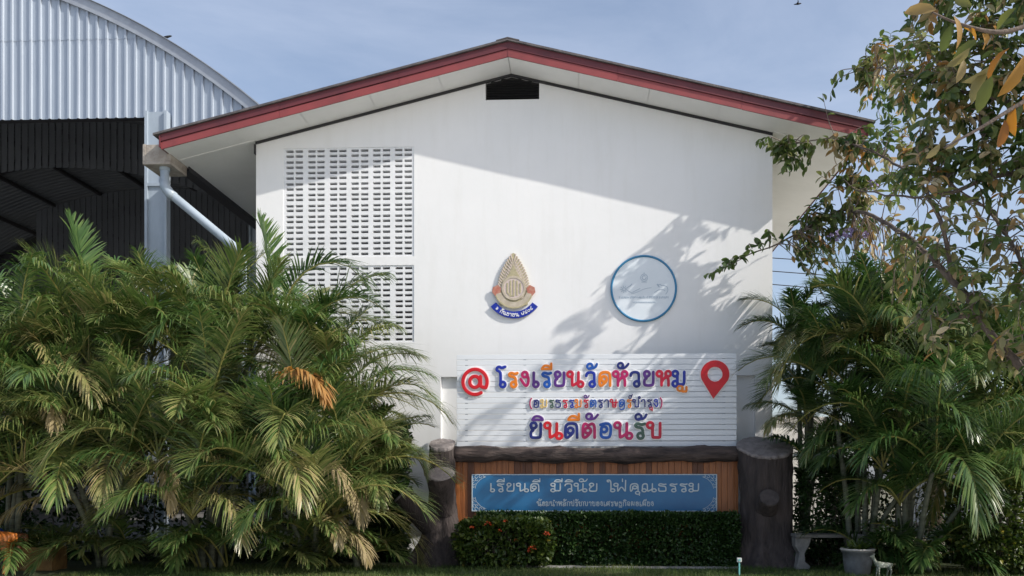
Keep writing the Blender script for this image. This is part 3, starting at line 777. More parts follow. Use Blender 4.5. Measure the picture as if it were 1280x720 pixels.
zt = W(556, 556, 14.55).z
stL = stump('cement_stump', 'tree shaped cement stump with a cut branch, left of the planks', xl_ - .02, 14.60, [(0, .52), (.18, .44), (.4, .36), (.8, .27), (1.2, .22), (zt, .21)], .85, 1.7, (.0, 0), 5)
stub(stL, W(556, 640, 14.5), W(550, 592, 14.16), .17, .235)
stub(stL, W(545, 660, 14.55), W(502, 618, 14.40), .22, .17)
xr_ = W(958, 600, 14.55).x
stR = stump('cement_stump', 'wide dark cement stump with a flat grey top, right of the planks', xr_, 14.60, [(0, .70), (.15, .58), (.4, .48), (.9, .43), (1.5, .42), (W(953, 560, 14.6).z, .44)], .8, 5.2, (0, 0), 6)
stub(stR, W(955, 640, 14.5), W(962, 622, 14.12), .20, .16, 'cut_dark')

# ------------------------------------------------------------------ school emblem and round plaque on the wall
def em(px, py): p = W(px, py, DW); return (p.x, p.z)
def ey(y): return DW - (DW - y) * .45
emblem = thing('school_emblem', 'cream and gold crest with a blue ribbon mounted on the white wall', 'emblem', W(643, 360, DW))
def layer(name, mt, poly, y0, y1, parent=emblem):
    m = MB(); m.prism([em(*p) for p in poly][::-1], ey(y0), ey(y1)); return m.build(name, mt, parent, bevel=.002)
out_ = []
for k in range(41):
    t = k / 40; w = float(np.interp(t, [0, .06, .16, .3, .45, .6, .78, 1], [1.0, 4.0, 8.5, 13.5, 17.3, 19.2, 19.8, 17]))
    out_.append((t, w + (1.0 if k % 2 else -.6)))
poly = [(642 - w, 317 + 65 * t) for t, w in out_] + [(642 + w, 317 + 65 * t) for t, w in out_[::-1]]
layer('aureole', 'emblem_gold', poly, DW - .09, DW - .012)
poly = [(642 - w * .72, 326 + 48 * t) for t, w in out_] + [(642 + w * .72, 326 + 48 * t) for t, w in out_[::-1]]
layer('inner_flame', 'emblem_cream', poly, DW - .105, DW - .092)
m = MB()
for k in range(26):
    t = .04 + .62 * (k // 2) / 12; w = float(np.interp(t, [0, .06, .16, .3, .45, .6, .78, 1], [1.0, 4.0, 8.5, 13.5, 17.3, 19.2, 19.8, 17])); sg = 1 if k % 2 else -1
    y_ = 317 + 65 * t
    brush(m, [em(642 + sg * w * x_, y_ + dy_) for x_, dy_ in ((.98, -1.2), (.90, 1.5), (.78, 3.2), (.66, 3.6))], .62 * PXM, ey(DW - .0905), .006)
    brush(m, [em(642 + sg * w * x_, y_ + dy_) for x_, dy_ in ((.62, 4.0), (.5, 6.0), (.36, 7.0))], .5 * PXM, ey(DW - .1055), .006)
m.build('flame_relief', 'emblem_pink', emblem)
poly = [(642, 332), (646, 340), (651, 348), (656, 353), (628, 353), (633, 348), (638, 340)]
layer('crown', 'emblem_gold', poly, DW - .12, DW - .108)
def ringpoly(cx, cy, r0, r1, a0, a1, n=36, sy=1):
    return [(cx + r1 * math.cos(R(a0 + (a1 - a0) * k / n)), cy - sy * r1 * math.sin(R(a0 + (a1 - a0) * k / n))) for k in range(n + 1)] + \
           [(cx + r0 * math.cos(R(a0 + (a1 - a0) * k / n)), cy - sy * r0 * math.sin(R(a0 + (a1 - a0) * k / n))) for k in range(n, -1, -1)]
layer('disc', 'emblem_pink', [(642.5 + 15 * math.cos(R(a)), 361 + 15 * math.sin(R(a))) for a in range(0, 360, 10)], DW - .125, DW - .11)
layer('ring', 'emblem_cream', ringpoly(642.5, 361, 12.4, 15.2, 0, 359.5), DW - .14, DW - .126)
# vertical monogram strokes inside the ring
m = MB(); kk = PXM * 1.055
for dx, h0 in ((-8, 5.5), (-4, 8.5), (0, 9.5), (4, 8.5), (8, 5.5)):
    a = em(642.5 + dx, 361 - h0); b = em(642.5 + dx, 361 + h0); brush(m, [a, b], 1.1 * kk, ey(DW - .126), .006)
a = em(638, 353); b = em(634.5, 353); brush(m, [em(634.5, 366), em(638, 371), em(642.5, 370)], .9 * kk, ey(DW - .126), .006)
m.build('monogram', 'emblem_gold', emblem)
layer('ribbon', 'emblem_cream', ringpoly(642.5, 362, 16.5, 23, 196, 344, sy=1.0), DW - .13, DW - .115)
layer('ribbon_edge', 'emblem_gold', ringpoly(642.5, 362, 22.6, 24.6, 200, 340), DW - .136, DW - .118)
for sx_ in (-1, 1):
    layer('ribbon_end', 'emblem_red', [(642.5 + sx_ * 16, 361), (642.5 + sx_ * 20, 357), (642.5 + sx_ * 26, 360), (642.5 + sx_ * 27, 366), (642.5 + sx_ * 22, 372), (642.5 + sx_ * 17, 368)][::sx_], DW - .128, DW - .105)
ban = layer('banner', 'ink_cobalt', ringpoly(643, 361.5, 28.4, 36.8, 217, 323), DW - .10, DW - .02)
def banner_text():
    s = '๑ กันยายน ๒๕๐๔'; lay, wid = text_layout(s); m = MB(); sc = 3.6
    for ch, ox, pls in lay:
        for pl in pls:
            pts = []
            for gx, gz in pl:
                ang = R(226 + 88 * (ox + gx) / wid); r_ = 34.6 - gz * sc
                pts.append(em(643 + r_ * math.cos(ang), 361.5 - r_ * math.sin(ang)))
            brush(m, pts, .36 * kk, ey(DW - .101), .006)
    m.build('lettering', 'letter_white', ban)
banner_text()

plaque = thing('round_plaque', 'round white plaque with a blue rim on the wall right of the crest', 'plaque', W(804.5, 361, DW))
layer('face', 'plaque_white', [(804.5 + 40 * math.cos(R(a)), 361 + 40 * math.sin(R(a))) for a in range(0, 360, 6)], DW - .06, DW - .01, plaque)
m = MB(); c = W(804.5, 361, DW); rr = 40 * kk
N2, M2 = 72, 10
for q in range(N2):
    a = 2 * math.pi * q / N2
    for w in range(M2):
        b = 2 * math.pi * w / M2
        r_ = rr + .020 * math.cos(b); m.v.append((c.x + r_ * math.cos(a), ey(DW - .055) + .020 * math.sin(b), c.z + r_ * 1.01 * math.sin(a)))
for q in range(N2):
    for w in range(M2):
        m.f.append((q * M2 + w, ((q + 1) % N2) * M2 + w, ((q + 1) % N2) * M2 + (w + 1) % M2, q * M2 + (w + 1) % M2))
m.build('rim', 'plaque_blue', plaque, smooth=True)
m = MB(); yf = ey(DW - .0605)
def pl_(pts, hw=.5): brush(m, [em(*p) for p in pts], hw * kk, yf, .003)
pl_(A(805, 347.5, 4.4, 0, 360, 20), .4); pl_(A(805, 347.5, 2.4, 0, 300, 14), .6); pl_([(805, 341.5), (805, 343)], .5); pl_([(802, 353), (808, 353)], .4)
for k in range(9):
    a = R(40 * k); pl_([(780 + 1.6 * math.cos(a), 362 + 1.6 * math.sin(a)), (780 + 4.6 * math.cos(a + .3), 362 + 4.2 * math.sin(a + .3))], .45)
pl_(chaikin([(784, 360), (788, 357.5), (789.5, 355.5)]), .5); pl_(chaikin([(785, 364), (789, 366.5), (794, 364), (800, 361)]), .4); pl_(chaikin([(789, 367.5), (796, 366), (806, 361), (814, 360)]), .3)
pl_(chaikin([(822, 357), (824.5, 355.5), (827, 357.5), (830, 357), (834, 359), (835, 364), (832, 368)]), .45); pl_(chaikin([(818, 366), (824, 362), (828, 362), (831, 364)]), .35); pl_([(821.5, 356), (823.5, 358.5)], .9)
x = 774
while x < 835:
    w = random.uniform(.6, 1.5); pl_([(x, 371.2 + random.uniform(-.5, .4)), (x + w * .4, 373 + random.uniform(-.4, .4))], .5); x += w + random.uniform(.7, 1.2)
x = 791
while x < 819: pl_([(x, 377.6), (x + .7, 379)], .38); x += random.uniform(1.3, 1.9)
m.build('faint_motif', 'plaque_ink', plaque)

# ------------------------------------------------------------------ foliage builders
def unit(v): return v / np.maximum(np.linalg.norm(v, axis=-1, keepdims=True), 1e-9)
def frond_arrays(base, az, el, length, droop, n=46, lw=.030, lmax=.52, tint0=.4, tvar=.16, side_droop=.55, twist=0.0, petiole=.16, dead=False):
    """an arching feather leaf: returns leaflet V, F, T and the rachis points"""
    K = 24
    t = np.linspace(0, 1, K)
    pitch = el - droop * t ** 1.35
    azs = az + twist * t
    d = np.c_[np.cos(pitch) * np.cos(azs), np.cos(pitch) * np.sin(azs), np.sin(pitch)]
    P = np.array(base) + np.vstack([[0, 0, 0], np.cumsum((d[1:] + d[:-1]) / 2 * length / (K - 1), axis=0)])
    tt = np.linspace(petiole, .985, n) + rng.uniform(-.004, .004, n)
    tt = np.repeat(tt, 2); sgn = np.tile([-1.0, 1.0], n)
    B = np.stack([np.interp(tt, t, P[:, i]) for i in range(3)], 1)
    D = unit(np.stack([np.interp(tt, t, d[:, i]) for i in range(3)], 1))
    azt = az + twist * tt
    side = np.c_[-np.sin(azt), np.cos(azt), np.zeros_like(azt)] * sgn[:, None]
    up = unit(np.cross(D, side) * sgn[:, None])
    q = (tt - petiole) / (1 - petiole)
    L = lmax * (.50 + .75 * np.sin(np.pi * np.clip(.14 + q * .80, 0, 1)) - .22 * q) * rng.uniform(.88, 1.1, len(tt))
    fwd = R(38) + R(28) * q + rng.normal(0, .07, len(tt))
    vee = R(24) + rng.normal(0, .12, len(tt))
    dir0 = unit(side * (np.cos(fwd) * np.cos(vee))[:, None] + D * np.sin(fwd)[:, None] + up * np.sin(vee)[:, None])
    g = np.array([0, 0, -1.0])
    sd = side_droop * rng.uniform(.6, 1.5, len(tt))
    fr = np.array([0, .18, .45, .75, 1.0])
    pts = []; cur = B.copy(); prev = 0
    wprof = np.array([.35, .95, 1.0, .62, .04])
    V = np.zeros((len(tt), 5, 2, 3))
    wd = unit(np.cross(dir0, up))
    for k, f in enumerate(fr):
        if k:
            dd = unit(dir0 + g * (sd * (f + prev) * .55)[:, None] * 1.25)
            cur = cur + dd * (L * (f - prev))[:, None]
        off = wd * (lw * wprof[k] / 2)
        V[:, k, 0] = cur - off; V[:, k, 1] = cur + off; prev = f
    nL = len(tt)
    idx = np.arange(nL)[:, None] * 10
    F = []
    for k in range(4): F.append(np.stack([idx[:, 0] + 2 * k, idx[:, 0] + 2 * k + 1, idx[:, 0] + 2 * k + 3, idx[:, 0] + 2 * k + 2], 1))
    F = np.concatenate(F)
    T = np.clip(tint0 + rng.normal(0, tvar * .75, nL), 0, 1)
    T = np.repeat(T[:, None], 10, 1)
    T[:, 8:] += .10; T = np.clip(T, 0, 1)
    return V.reshape(-1, 3), F, T.ravel(), P
def frond_object(parent, base, az, el, length, droop, dead=False, straw=False, **kw):
    V, F, T, P = frond_arrays(base, az, el, length, droop, **kw)
    # rachis: square rod
    m = MB(); pts = [Vector(p) for p in P[::3]] + [Vector(P[-1])]
    m.tube(pts, [.016 * (1 - .82 * k / len(pts)) + .002 for k in range(len(pts))], 4, cap=False)
    o = npmesh('frond', V, F, T, ('straw_leaf' if straw else 'dry_leaf') if dead else 'palm_leaf', parent)
    r = m.build('midrib', 'rachis' if (not dead or straw) else 'dry_leaf', o)
    if dead: o['label'] = 'dry orange frond'
    return o
def palm(label, px, D, stems, group, seed, tint=.40, low_fr=9, flen=1.95):
    """clumping palm: stems = list of (lean dx, lean dy, height); each carries a head of fronds"""
    global rng
    rng = np.random.default_rng(seed); rnd = random.Random(seed)
    b = W(px, 600, D); b.z = 0
    root = thing('areca_palm', label, 'palm', b, group)
    for (dx, dy, h) in stems:
        m = MB(); s0 = b + Vector((dx * .16 + rnd.uniform(-.12, .12), dy * .16 + rnd.uniform(-.12, .12), 0))
        pts = []; rad = []
        for k in range(15):
            t = k / 14
            pts.append(s0 + Vector((dx * t ** 1.5 * .84, dy * t ** 1.5 * .84, h * t)))
            rad.append(.046 - .014 * t + (.005 if k % 2 else 0))
        m.tube(pts, rad, 10, jit=.08); m.build('stem', 'cane', root, smooth=True)
        top = pts[-1]; n = rnd.choice((10, 11, 11, 12)); a0 = rnd.uniform(0, 6.28)
        for k in range(n):
            age = k / (n - 1)
            az = a0 + k * 2.399 + rnd.uniform(-.25, .25)
            el = R(86) - age * R(50) + rnd.uniform(-.12, .12)
            ln = flen * rnd.uniform(.82, 1.12) * (1 - .12 * (age < .15))
            dr = R(50) + R(60) * age + rnd.uniform(-.3, .35)
            tn = tint + .15 * age + rnd.uniform(-.16, .18)
            if age > .8 and rnd.random() < .40: tn += .25
            frond_object(root, top + Vector((0, 0, -.05 - .13 * age)), az, el, ln, dr, tint0=tn, twist=rnd.uniform(-.35, .35), n=56, lw=rnd.uniform(.018, .027), lmax=.52 * ln / 1.75, side_droop=rnd.uniform(.25, 1.15))
        for k in range(rnd.choice((0, 0, 0, 1))):
            o = frond_object(root, top + Vector((0, 0, -.25)), rnd.uniform(-2.9, -.2), R(5), flen * rnd.uniform(.5, .75), R(rnd.uniform(70, 105)), dead=True, straw=True, tint0=rnd.uniform(.75, 1), tvar=.3, n=36, lw=.022, lmax=.34, side_droop=1.5)
            o['label'] = 'dry straw coloured frond'
    for k in range(low_fr):
        az = rnd.uniform(-math.pi, .0) if k % 3 else rnd.uniform(0, 6.28); ln = flen * rnd.uniform(.45, .95)
        frond_object(root, b + Vector((rnd.uniform(-.35, .35), rnd.uniform(-.3, .1), .05)), az, R(72) - rnd.uniform(0, .5), ln, R(85) + rnd.uniform(0, .5), tint0=tint + rnd.uniform(-.05, .2), n=34, lw=.03, lmax=.42, petiole=.3, side_droop=.6)
    return root

GL = 'feathery palms in a row left of the stump'; GR = 'feathery palms on the right under the leafy tree'
p1 = palm('leafy palm clump at the left photo edge beside the brown planter', 8, 13.6, [(-.6, -.1, 3.0), (.1, .2, 3.4), (.55, -.2, 2.9), (.5, -.5, 2.2), (-.4, -.6, 1.7), (.1, -.8, 1.1)], GL, 21, .46, low_fr=3)
p2 = palm('tall palm clump with a bare ringed stem, second from the left', 140, 13.9, [(-.55, .0, 3.6), (.05, -.1, 3.5), (.6, .2, 3.6), (.3, -.5, 2.6), (-.5, -.7, 2.2), (-.2, -.8, 1.4), (.7, -.6, 1.6)], GL, 22, .50)
p3 = palm('full palm clump in front of the steel column and slanting pipe', 265, 13.7, [(-.4, .1, 3.4), (.1, .2, 3.6), (.65, .1, 3.5), (.2, -.6, 2.5), (-.45, -.7, 1.9), (.6, -.6, 1.6), (.2, -.9, 1.0)], GL, 23, .45)
p4 = palm('palm clump carrying one dry orange frond below the vent grilles', 385, 13.6, [(-.3, .2, 3.3), (.15, .3, 2.9), (.5, .0, 2.5), (.1, -.6, 2.0), (.7, -.3, 1.6), (-.3, -.8, 1.5), (.3, -.9, .9)], GL, 24, .48)
p5 = palm('low palm clump whose fronds hang over the left cement stump', 446, 13.9, [(-.1, .2, 2.3), (.2, .1, 1.9), (.1, -.4, 1.3), (-.3, -.5, .9)], GL, 25, .50, flen=1.25, low_fr=8)
# fronds that stand out in the silhouette, and dry ones
rng = np.random.default_rng(5)
def dirto(a, b): d = b - a; return math.atan2(d.y, d.x)
frond_object(p2, W(112, 400, 13.8), R(165), R(84), 1.7, R(18), tint0=.30, n=44, lw=.03, lmax=.46, side_droop=.15, petiole=.3)
frond_object(p4, W(345, 410, 13.6), R(165), R(86), 1.75, R(14), tint0=.38, n=44, lw=.032, lmax=.44, side_droop=.15, petiole=.35)
frond_object(p4, W(352, 395, 13.5), R(-8), R(78), 2.0, R(150), tint0=.28, n=50, lw=.032, lmax=.5, side_droop=.6)
frond_object(p4, W(372, 440, 13.4), R(-12), R(72), 1.9, R(120), tint0=.30, n=50, lw=.032, lmax=.5, side_droop=.6)
frond_object(p5, W(450, 530, 13.6), R(-12), R(68), 1.55, R(118), tint0=.62, n=46, lw=.03, lmax=.45, side_droop=.6)
frond_object(p5, W(462, 585, 13.6), R(-10), R(62), 1.25, R(150), tint0=.60, n=46, lw=.03, lmax=.42, side_droop=.9)
frond_object(p4, W(348, 478, 12.55), R(-30), R(30), 1.15, R(110), dead=True, tint0=.35, tvar=.4, n=48, lw=.04, lmax=.46, side_droop=1.3, petiole=.05)
frond_object(p1, W(70, 520, 13.0), R(-60), R(35), .95, R(120), dead=True, straw=True, tint0=.85, tvar=.2, n=30, lw=.03, lmax=.36, side_droop=1.6)

p6 = palm('dark shaded palm clump overhanging the right cement stump', 1076, 14.0, [(-.3, .3, 3.0), (.1, .3, 3.6), (.4, .0, 3.0), (-.1, -.2, 2.1), (.1, -.4, 1.7), (.5, -.5, 1.2)], GR, 31, .26, flen=1.6)  # right palms: lower leaf tints put the shade into the colour
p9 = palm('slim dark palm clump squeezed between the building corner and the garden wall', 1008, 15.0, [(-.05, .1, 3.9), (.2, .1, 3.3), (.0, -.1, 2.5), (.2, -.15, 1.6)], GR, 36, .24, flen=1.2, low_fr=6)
p7 = palm('tall palm clump under the thick slanting branch on the right', 1140, 13.7, [(-.4, .2, 3.6), (.1, .1, 3.4), (.5, .2, 3.2), (-.2, -.4, 2.3), (.1, -.6, 1.7), (.6, -.6, 1.3)], GR, 32, .30)
p8 = palm('palm clump at the right photo edge behind the yellow green shrub', 1255, 14.3, [(-.3, .2, 3.0), (.3, .2, 3.2), (.1, -.5, 2.3), (-.5, -.5, 1.4)], GR, 33, .36)

# ------------------------------------------------------------------ broad leaves
def leaf_mesh(name, pos, dirs, length, width, tint, m, parent, droop=.35, upj=.5, fold=.22, rg=None, upv0=(0, 0, 1.0)):
    """pos (n,3), dirs (n,3): pointed oval leaves, folded along the rib and curling down"""
    rg = rg or rng
    n = len(pos); pos = np.asarray(pos, float); D = unit(np.asarray(dirs, float))
    upv = np.tile(upv0, (n, 1)) + rg.normal(0, upj, (n, 3))
    sd = unit(np.cross(D, upv)); U = unit(np.cross(sd, D))
    length = np.broadcast_to(length, n); width = np.broadcast_to(width, n)
    fr = np.array([0, .22, .5, .78, 1.0]); wp = np.array([.06, .72, 1.0, .72, .03])
    V = np.zeros((n, 5, 3, 3)); cur = pos.copy(); prev = 0
    curl = droop * rg.uniform(.2, 1.7, n)
    for k, f in enumerate(fr):
        dd = unit(D - U * (curl * f * 1.6)[:, None]); uu = unit(np.cross(sd, dd))
        if k: cur = cur + dd * (length * (f - prev))[:, None]
        w = (width * wp[k] / 2)[:, None]
        V[:, k, 1] = cur; V[:, k, 0] = cur - sd * w + uu * w * fold * 2; V[:, k, 2] = cur + sd * w + uu * w * fold * 2
        prev = f
    idx = np.arange(n) * 15; F = []
    for k in range(4):
        for s in (0, 1):
            a = idx + 3 * k + s; F.append(np.stack([a, a + 1, a + 4, a + 3], 1))
    return npmesh(name, V.reshape(-1, 3), np.concatenate(F), np.repeat(np.clip(tint, 0, 1), 15), m, parent, smooth=True)

def inpoly(x, y, poly):
    c = False; n = len(poly)
    for i in range(n):
        x1, y1 = poly[i]; x2, y2 = poly[(i + 1) % n]
        if (y1 > y) != (y2 > y) and x < (x2 - x1) * (y - y1) / (y2 - y1) + x1: c = not c
    return c
def smooth_path(P, n):
    P = [Vector(p) for p in P]; res = []
    for i in range(len(P) - 1):
        p0, p1, p2, p3 = P[max(i - 1, 0)], P[i], P[i + 1], P[min(i + 2, len(P) - 1)]
        for k in range(n):
            t = k / n
            res.append(.5 * ((2 * p1) + (p2 - p0) * t + (2 * p0 - 5 * p1 + 4 * p2 - p3) * t * t + (3 * p1 - p0 - 3 * p2 + p3) * t ** 3))
    res.append(P[-1]); return res

# leafy tree at the right: trunk outside the frame, limbs reach left towards the wall
rng = np.random.default_rng(77); rnd = random.Random(77)
def DX(px): return float(np.interp(px, [880, 1000, 1095, 1145, 1250, 1400, 1700], [14.85, 14.8, 14.65, 11.3, 10.8, 10.1, 9.4]))
def WD(px, py): return W(px, py, DX(px))
tbase = W(1420, 600, 10.1); tbase.z = 0
tree = thing('crape_myrtle_tree', 'spreading tree with browning leaves and mauve flowers at the right edge', 'tree', tbase)
fork = WD(1375, 560)
limbs = [
 ([tbase, W(1405, 655, 10.1), fork], .12, .10),
 ([fork, WD(1300, 478), WD(1235, 410), WD(1190, 350), WD(1128, 292), WD(1060, 262), WD(1000, 290), WD(930, 322)], .075, .008),
 ([WD(1190, 350), WD(1165, 250), WD(1110, 200), WD(1045, 175), WD(985, 180)], .032, .006),
 ([fork, WD(1350, 330), WD(1285, 228), WD(1240, 222), WD(1180, 240), WD(1140, 246), WD(1060, 236)], .060, .008),
 ([WD(1350, 330), WD(1345, 160), WD(1260, 130), WD(1190, 112), WD(1130, 92), WD(1085, 84)], .045, .007),
 ([WD(1345, 160), WD(1350, 20), WD(1260, -30), WD(1170, -20)], .045, .01),
 ([WD(1235, 410), WD(1215, 396), WD(1170, 402), WD(1148, 398)], .026, .010),
 ([WD(1240, 222), WD(1225, 150), WD(1235, 60)], .024, .008),
 ([WD(1300, 478), WD(1275, 330), WD(1230, 260), WD(1150, 190)], .032, .007),
 ([WD(1350, 20), WD(1420, -60), WD(1480, -120)], .04, .012),
 ([fork, WD(1440, 380), WD(1500, 200), WD(1560, 60)], .07, .015),
]
m = MB(); nodes = []
for P, r0, r1 in limbs:
    q = smooth_path(P, 8); n = len(q)
    q = [p + Vector((mnoise.noise(p * 2.1), mnoise.noise(p * 2.1 + Vector((5, 0, 0))), mnoise.noise(p * 2.1 + Vector((0, 9, 0))))) * .05 for p in q]
    rr = [r0 + (r1 - r0) * (k / (n - 1)) ** .8 for k in range(n)]
    m.tube(q, rr, 9, jit=.15)
    nodes += [(p, r) for p, r in zip(q, rr) if r < .09]
m.build('trunk', 'tree_bark', tree, smooth=True)
# twigs: targets inside the outline of the crown
crown_dense = [(1062, 95), (1100, 45), (1160, 0), (1180, -40), (1400, -60), (1400, 235), (1180, 230), (1080, 238), (1072, 168), (1082, 150)]
sprays = [(950, 174), (1080, 170), (1092, 240), (1012, 228), (985, 215), (965, 195)]
lower_sprays = [(985, 295), (1010, 248), (1090, 238), (1100, 290), (1040, 312), (1000, 332)]
wisps = [(998, 105), (1060, 92), (1066, 135), (1012, 132)]
crown_thin = [(1005, 300), (1090, 240), (1400, 235), (1400, 480), (1260, 470), (1100, 440), (1015, 400)]
NP = np.array([list(p) for p, r in nodes])
tw = MB(); LPOS = []; LDIR = []; TW_T = []; tips = []
def twig(px, py, D, nleaf, lt):
    tgt = W(px, py, D); d2 = np.linalg.norm(NP - np.array(tgt), axis=1)
    j = int(np.argmin(d2 + rng.uniform(0, .35, len(d2)))); s = Vector(NP[j])
    if (tgt - s).length > 2.4: return
    mid = (s + tgt) / 2 + Vector((rnd.uniform(-.15, .15), rnd.uniform(-.15, .15), rnd.uniform(-.05, .2)))
    q = smooth_path([s, mid, tgt], 5)
    tw.tube(q, [.010 - .0075 * k / (len(q) - 1) for k in range(len(q))], 5, cap=False)
    tips.append(tgt)
    dirt = (tgt - mid).normalized()
    for k in range(nleaf):
        t = 1 - (k / max(nleaf, 1)) * .62
        i = min(int(t * (len(q) - 1)), len(q) - 2); f = t * (len(q) - 1) - i
        p = q[i].lerp(q[i + 1], f)
        sdv = dirt.cross(Vector((0, 0, 1))).normalized() * (1 if k % 2 else -1)
        dd = dirt * rnd.uniform(.2, .9) + sdv * rnd.uniform(.5, 1.1) + Vector((0, 0, rnd.uniform(-.75, .25))) + Vector((rnd.gauss(0, .25), rnd.gauss(0, .25), rnd.gauss(0, .2)))
        LPOS.append(tuple(p)); LDIR.append(tuple(dd)); TW_T.append(lt)
def scatter(poly, n, d0, d1, nl, brown):
    xs_ = [p[0] for p in poly]; ys_ = [p[1] for p in poly]; c = 0; tries = 0
    while c < n and tries < n * 40:
        tries += 1
        x, y = rnd.uniform(min(xs_), max(xs_)), rnd.uniform(min(ys_), max(ys_))
        if not inpoly(x, y, poly): continue
        D = DX(x) + rnd.uniform(-.6, .6) * min(1, .2 + max(0, x - 1060) / 120)
        t = rnd.gauss(.33, .16)
        if rnd.random() < brown: t = rnd.uniform(.72, 1.0)
        twig(x, y, D, rnd.randint(*nl), t); c += 1
scatter(crown_dense, 520, 0, 0, (7, 12), .16)
scatter(sprays, 46, 0, 0, (7, 11), .12)
scatter(lower_sprays, 62, 0, 0, (7, 11), .16)
scatter(wisps, 4, 0, 0, (3, 5), .35)
scatter(crown_thin, 300, 0, 0, (3, 8), .22)
scatter([(1060, 200), (1400, 180), (1400, 380), (1100, 330)], 150, 0, 0, (0, 2), .3)
# the two outstretched tips on the left
for (x, y) in ((884, 343), (898, 336), (912, 328), (925, 322), (938, 314), (952, 306), (965, 300), (980, 296), (950, 178), (962, 184), (975, 190), (990, 192), (1000, 185), (1000, 205), (985, 215)):
    twig(x, y, 14.75 + rnd.uniform(-.12, .12), 10, .16)
# crown outside the frame to the right and above: it throws the shade on the sign
for _ in range(110):
    x, y = rnd.uniform(1400, 1640), rnd.uniform(-160, 330)
    twig(x, y, DX(x) + rnd.uniform(-.8, .8), rnd.randint(6, 11), .35)
tw.build('twigs', 'twig', tree, smooth=True)
n = len(LPOS); tt = np.clip(np.array(TW_T) + rng.normal(0, .10, n), 0, 1)
ll = rng.uniform(.11, .20, n)
leaf_mesh('crown', LPOS, LDIR, ll, ll * rng.uniform(.36, .48, n), tt, 'tree_leaf', tree, droop=.5)
for (px, py) in ((1046, 296), (1056, 294), (1068, 292), (1080, 293), (1090, 230)):
    c = W(px, py, DX(px) - .12); fp = []; fd = []
    for k in range(34): fp.append(tuple(c + Vector((max(-.09, min(.09, rnd.gauss(0, .05))), rnd.gauss(0, .04), max(-.07, min(.07, rnd.gauss(0, .035))))))); fd.append((rnd.gauss(0, 1), rnd.gauss(0, 1), rnd.gauss(.3, 1)))
    leaf_mesh('flower_cluster', fp, fd, .06, .045, np.full(len(fp), .5), 'flower_mauve', tree)

# nearer tree whose big drying leaves enter at the top right corner
rng = np.random.default_rng(3); rnd = random.Random(3)
b2 = W(1560, 600, 6.2); b2.z = 0
tree2 = thing('broad_leaved_tree', 'near branch of large orange and brown leaves at the top right corner', 'tree', b2)
br = [([b2, W(1545, 350, 6.2), W(1450, 90, 6.1), W(1400, -60, 6.1)], .09, .04), ([W(1480, 170, 6.15), W(1340, 95, 6.0), W(1275, 130, 5.9), W(1225, 160, 5.9), W(1180, 185, 5.9)], .022, .006),
      ([W(1450, 90, 6.1), W(1330, 30, 6.0), W(1250, 40, 5.9), W(1200, 30, 5.9), W(1165, 15, 5.9)], .022, .005)]
m = MB()
for P, r0, r1 in br:
    q = smooth_path(P, 8); m.tube(q, [r0 + (r1 - r0) * k / (len(q) - 1) for k in range(len(q))], 8, jit=.15)
m.build('trunk', 'tree_bark', tree2, smooth=True)
bl = [(1192, 20, -60, .24, .72), (1190, 30, -110, .22, .15), (1170, 12, 175, .24, .66), (1205, 35, -20, .18, .8), (1228, 42, -30, .2, .78), (1222, 50, -160, .24, .3), (1212, 60, -120, .2, .5),
      (1250, 75, -140, .3, .52), (1262, 60, -150, .28, .9), (1240, 95, -110, .27, .28), (1232, 90, -125, .26, .5), (1280, 70, -105, .32, .78), (1285, 110, -120, .28, .92), (1268, 130, -95, .24, .88),
      (1256, 150, -85, .22, .95), (1205, 75, -100, .17, .62), (1200, 165, -95, .16, .6), (1300, 40, -140, .3, .7), (1270, 10, -160, .2, .35), (1310, 150, -100, .26, .5), (1215, 8, 150, .18, .4), (1175, 180, -120, .14, .55)]
pos = [tuple(W(a, b, 5.9 + rnd.uniform(-.15, .15))) for a, b, *_ in bl]
dirs = [(math.cos(R(c)), rnd.uniform(-.5, .3), math.sin(R(c))) for _, _, c, *_ in bl]
lg = np.array([q[3] for q in bl]) * .86
leaf_mesh('crown', pos, dirs, lg, lg * .38, np.array([q[4] for q in bl]), 'big_leaf', tree2, droop=.95, upj=.6, fold=.25, upv0=(.25, -.9, .5))

# ------------------------------------------------------------------ hedge, flowering bush, shrub
def leafy_box(name, parent, m, x0, x1, y0, y1, z0, z1, n, size, seed, rounded=.0, tint=(.4, .2)):
    rg = np.random.default_rng(seed)
    P = rg.uniform(0, 1, (n, 3))
    # push most leaves to the shell
    ax = rg.integers(0, 3, n); hi = rg.uniform(0, 1, n) < .72
    fix = rg.uniform(0, .16, n) ** 1.2
    for a in range(3):
        sel = ax == a
        v = np.where(hi[sel], 1 - fix[sel], fix[sel])
        if a == 1: v = np.where(rg.uniform(0, 1, sel.sum()) < .75, fix[sel], 1 - fix[sel])
        P[sel, a] = v
    if rounded:
        C = P * 2 - 1; r = np.linalg.norm(C, axis=1, keepdims=True); mxn = np.abs(C).max(axis=1, keepdims=True)
        P = (C * (1 - rounded + rounded * mxn / np.maximum(r, 1e-6)) + 1) / 2
    bumps = np.array([mnoise.noise(Vector((p[0] * 9 + seed, p[1] * 3, p[2] * 4))) for p in P])
    X = x0 + (x1 - x0) * P[:, 0] + rg.normal(0, .012, n); Y = y0 + (y1 - y0) * P[:, 1] - .06 * bumps; Z = z0 + (z1 - z0) * P[:, 2] + .04 * bumps * (P[:, 2] > .5)
    D = np.c_[P[:, 0] - .5, P[:, 1] - .6, P[:, 2] - .2] + rg.normal(0, .5, (n, 3))
    T = tint[0] + rg.normal(0, tint[1], n) + .25 * bumps
    ln = size * rg.uniform(.7, 1.3, n)
    return leaf_mesh(name, np.c_[X, Y, np.maximum(Z, .02)], D, ln, ln * .5, T, m, parent, rg=rg, upj=.8)
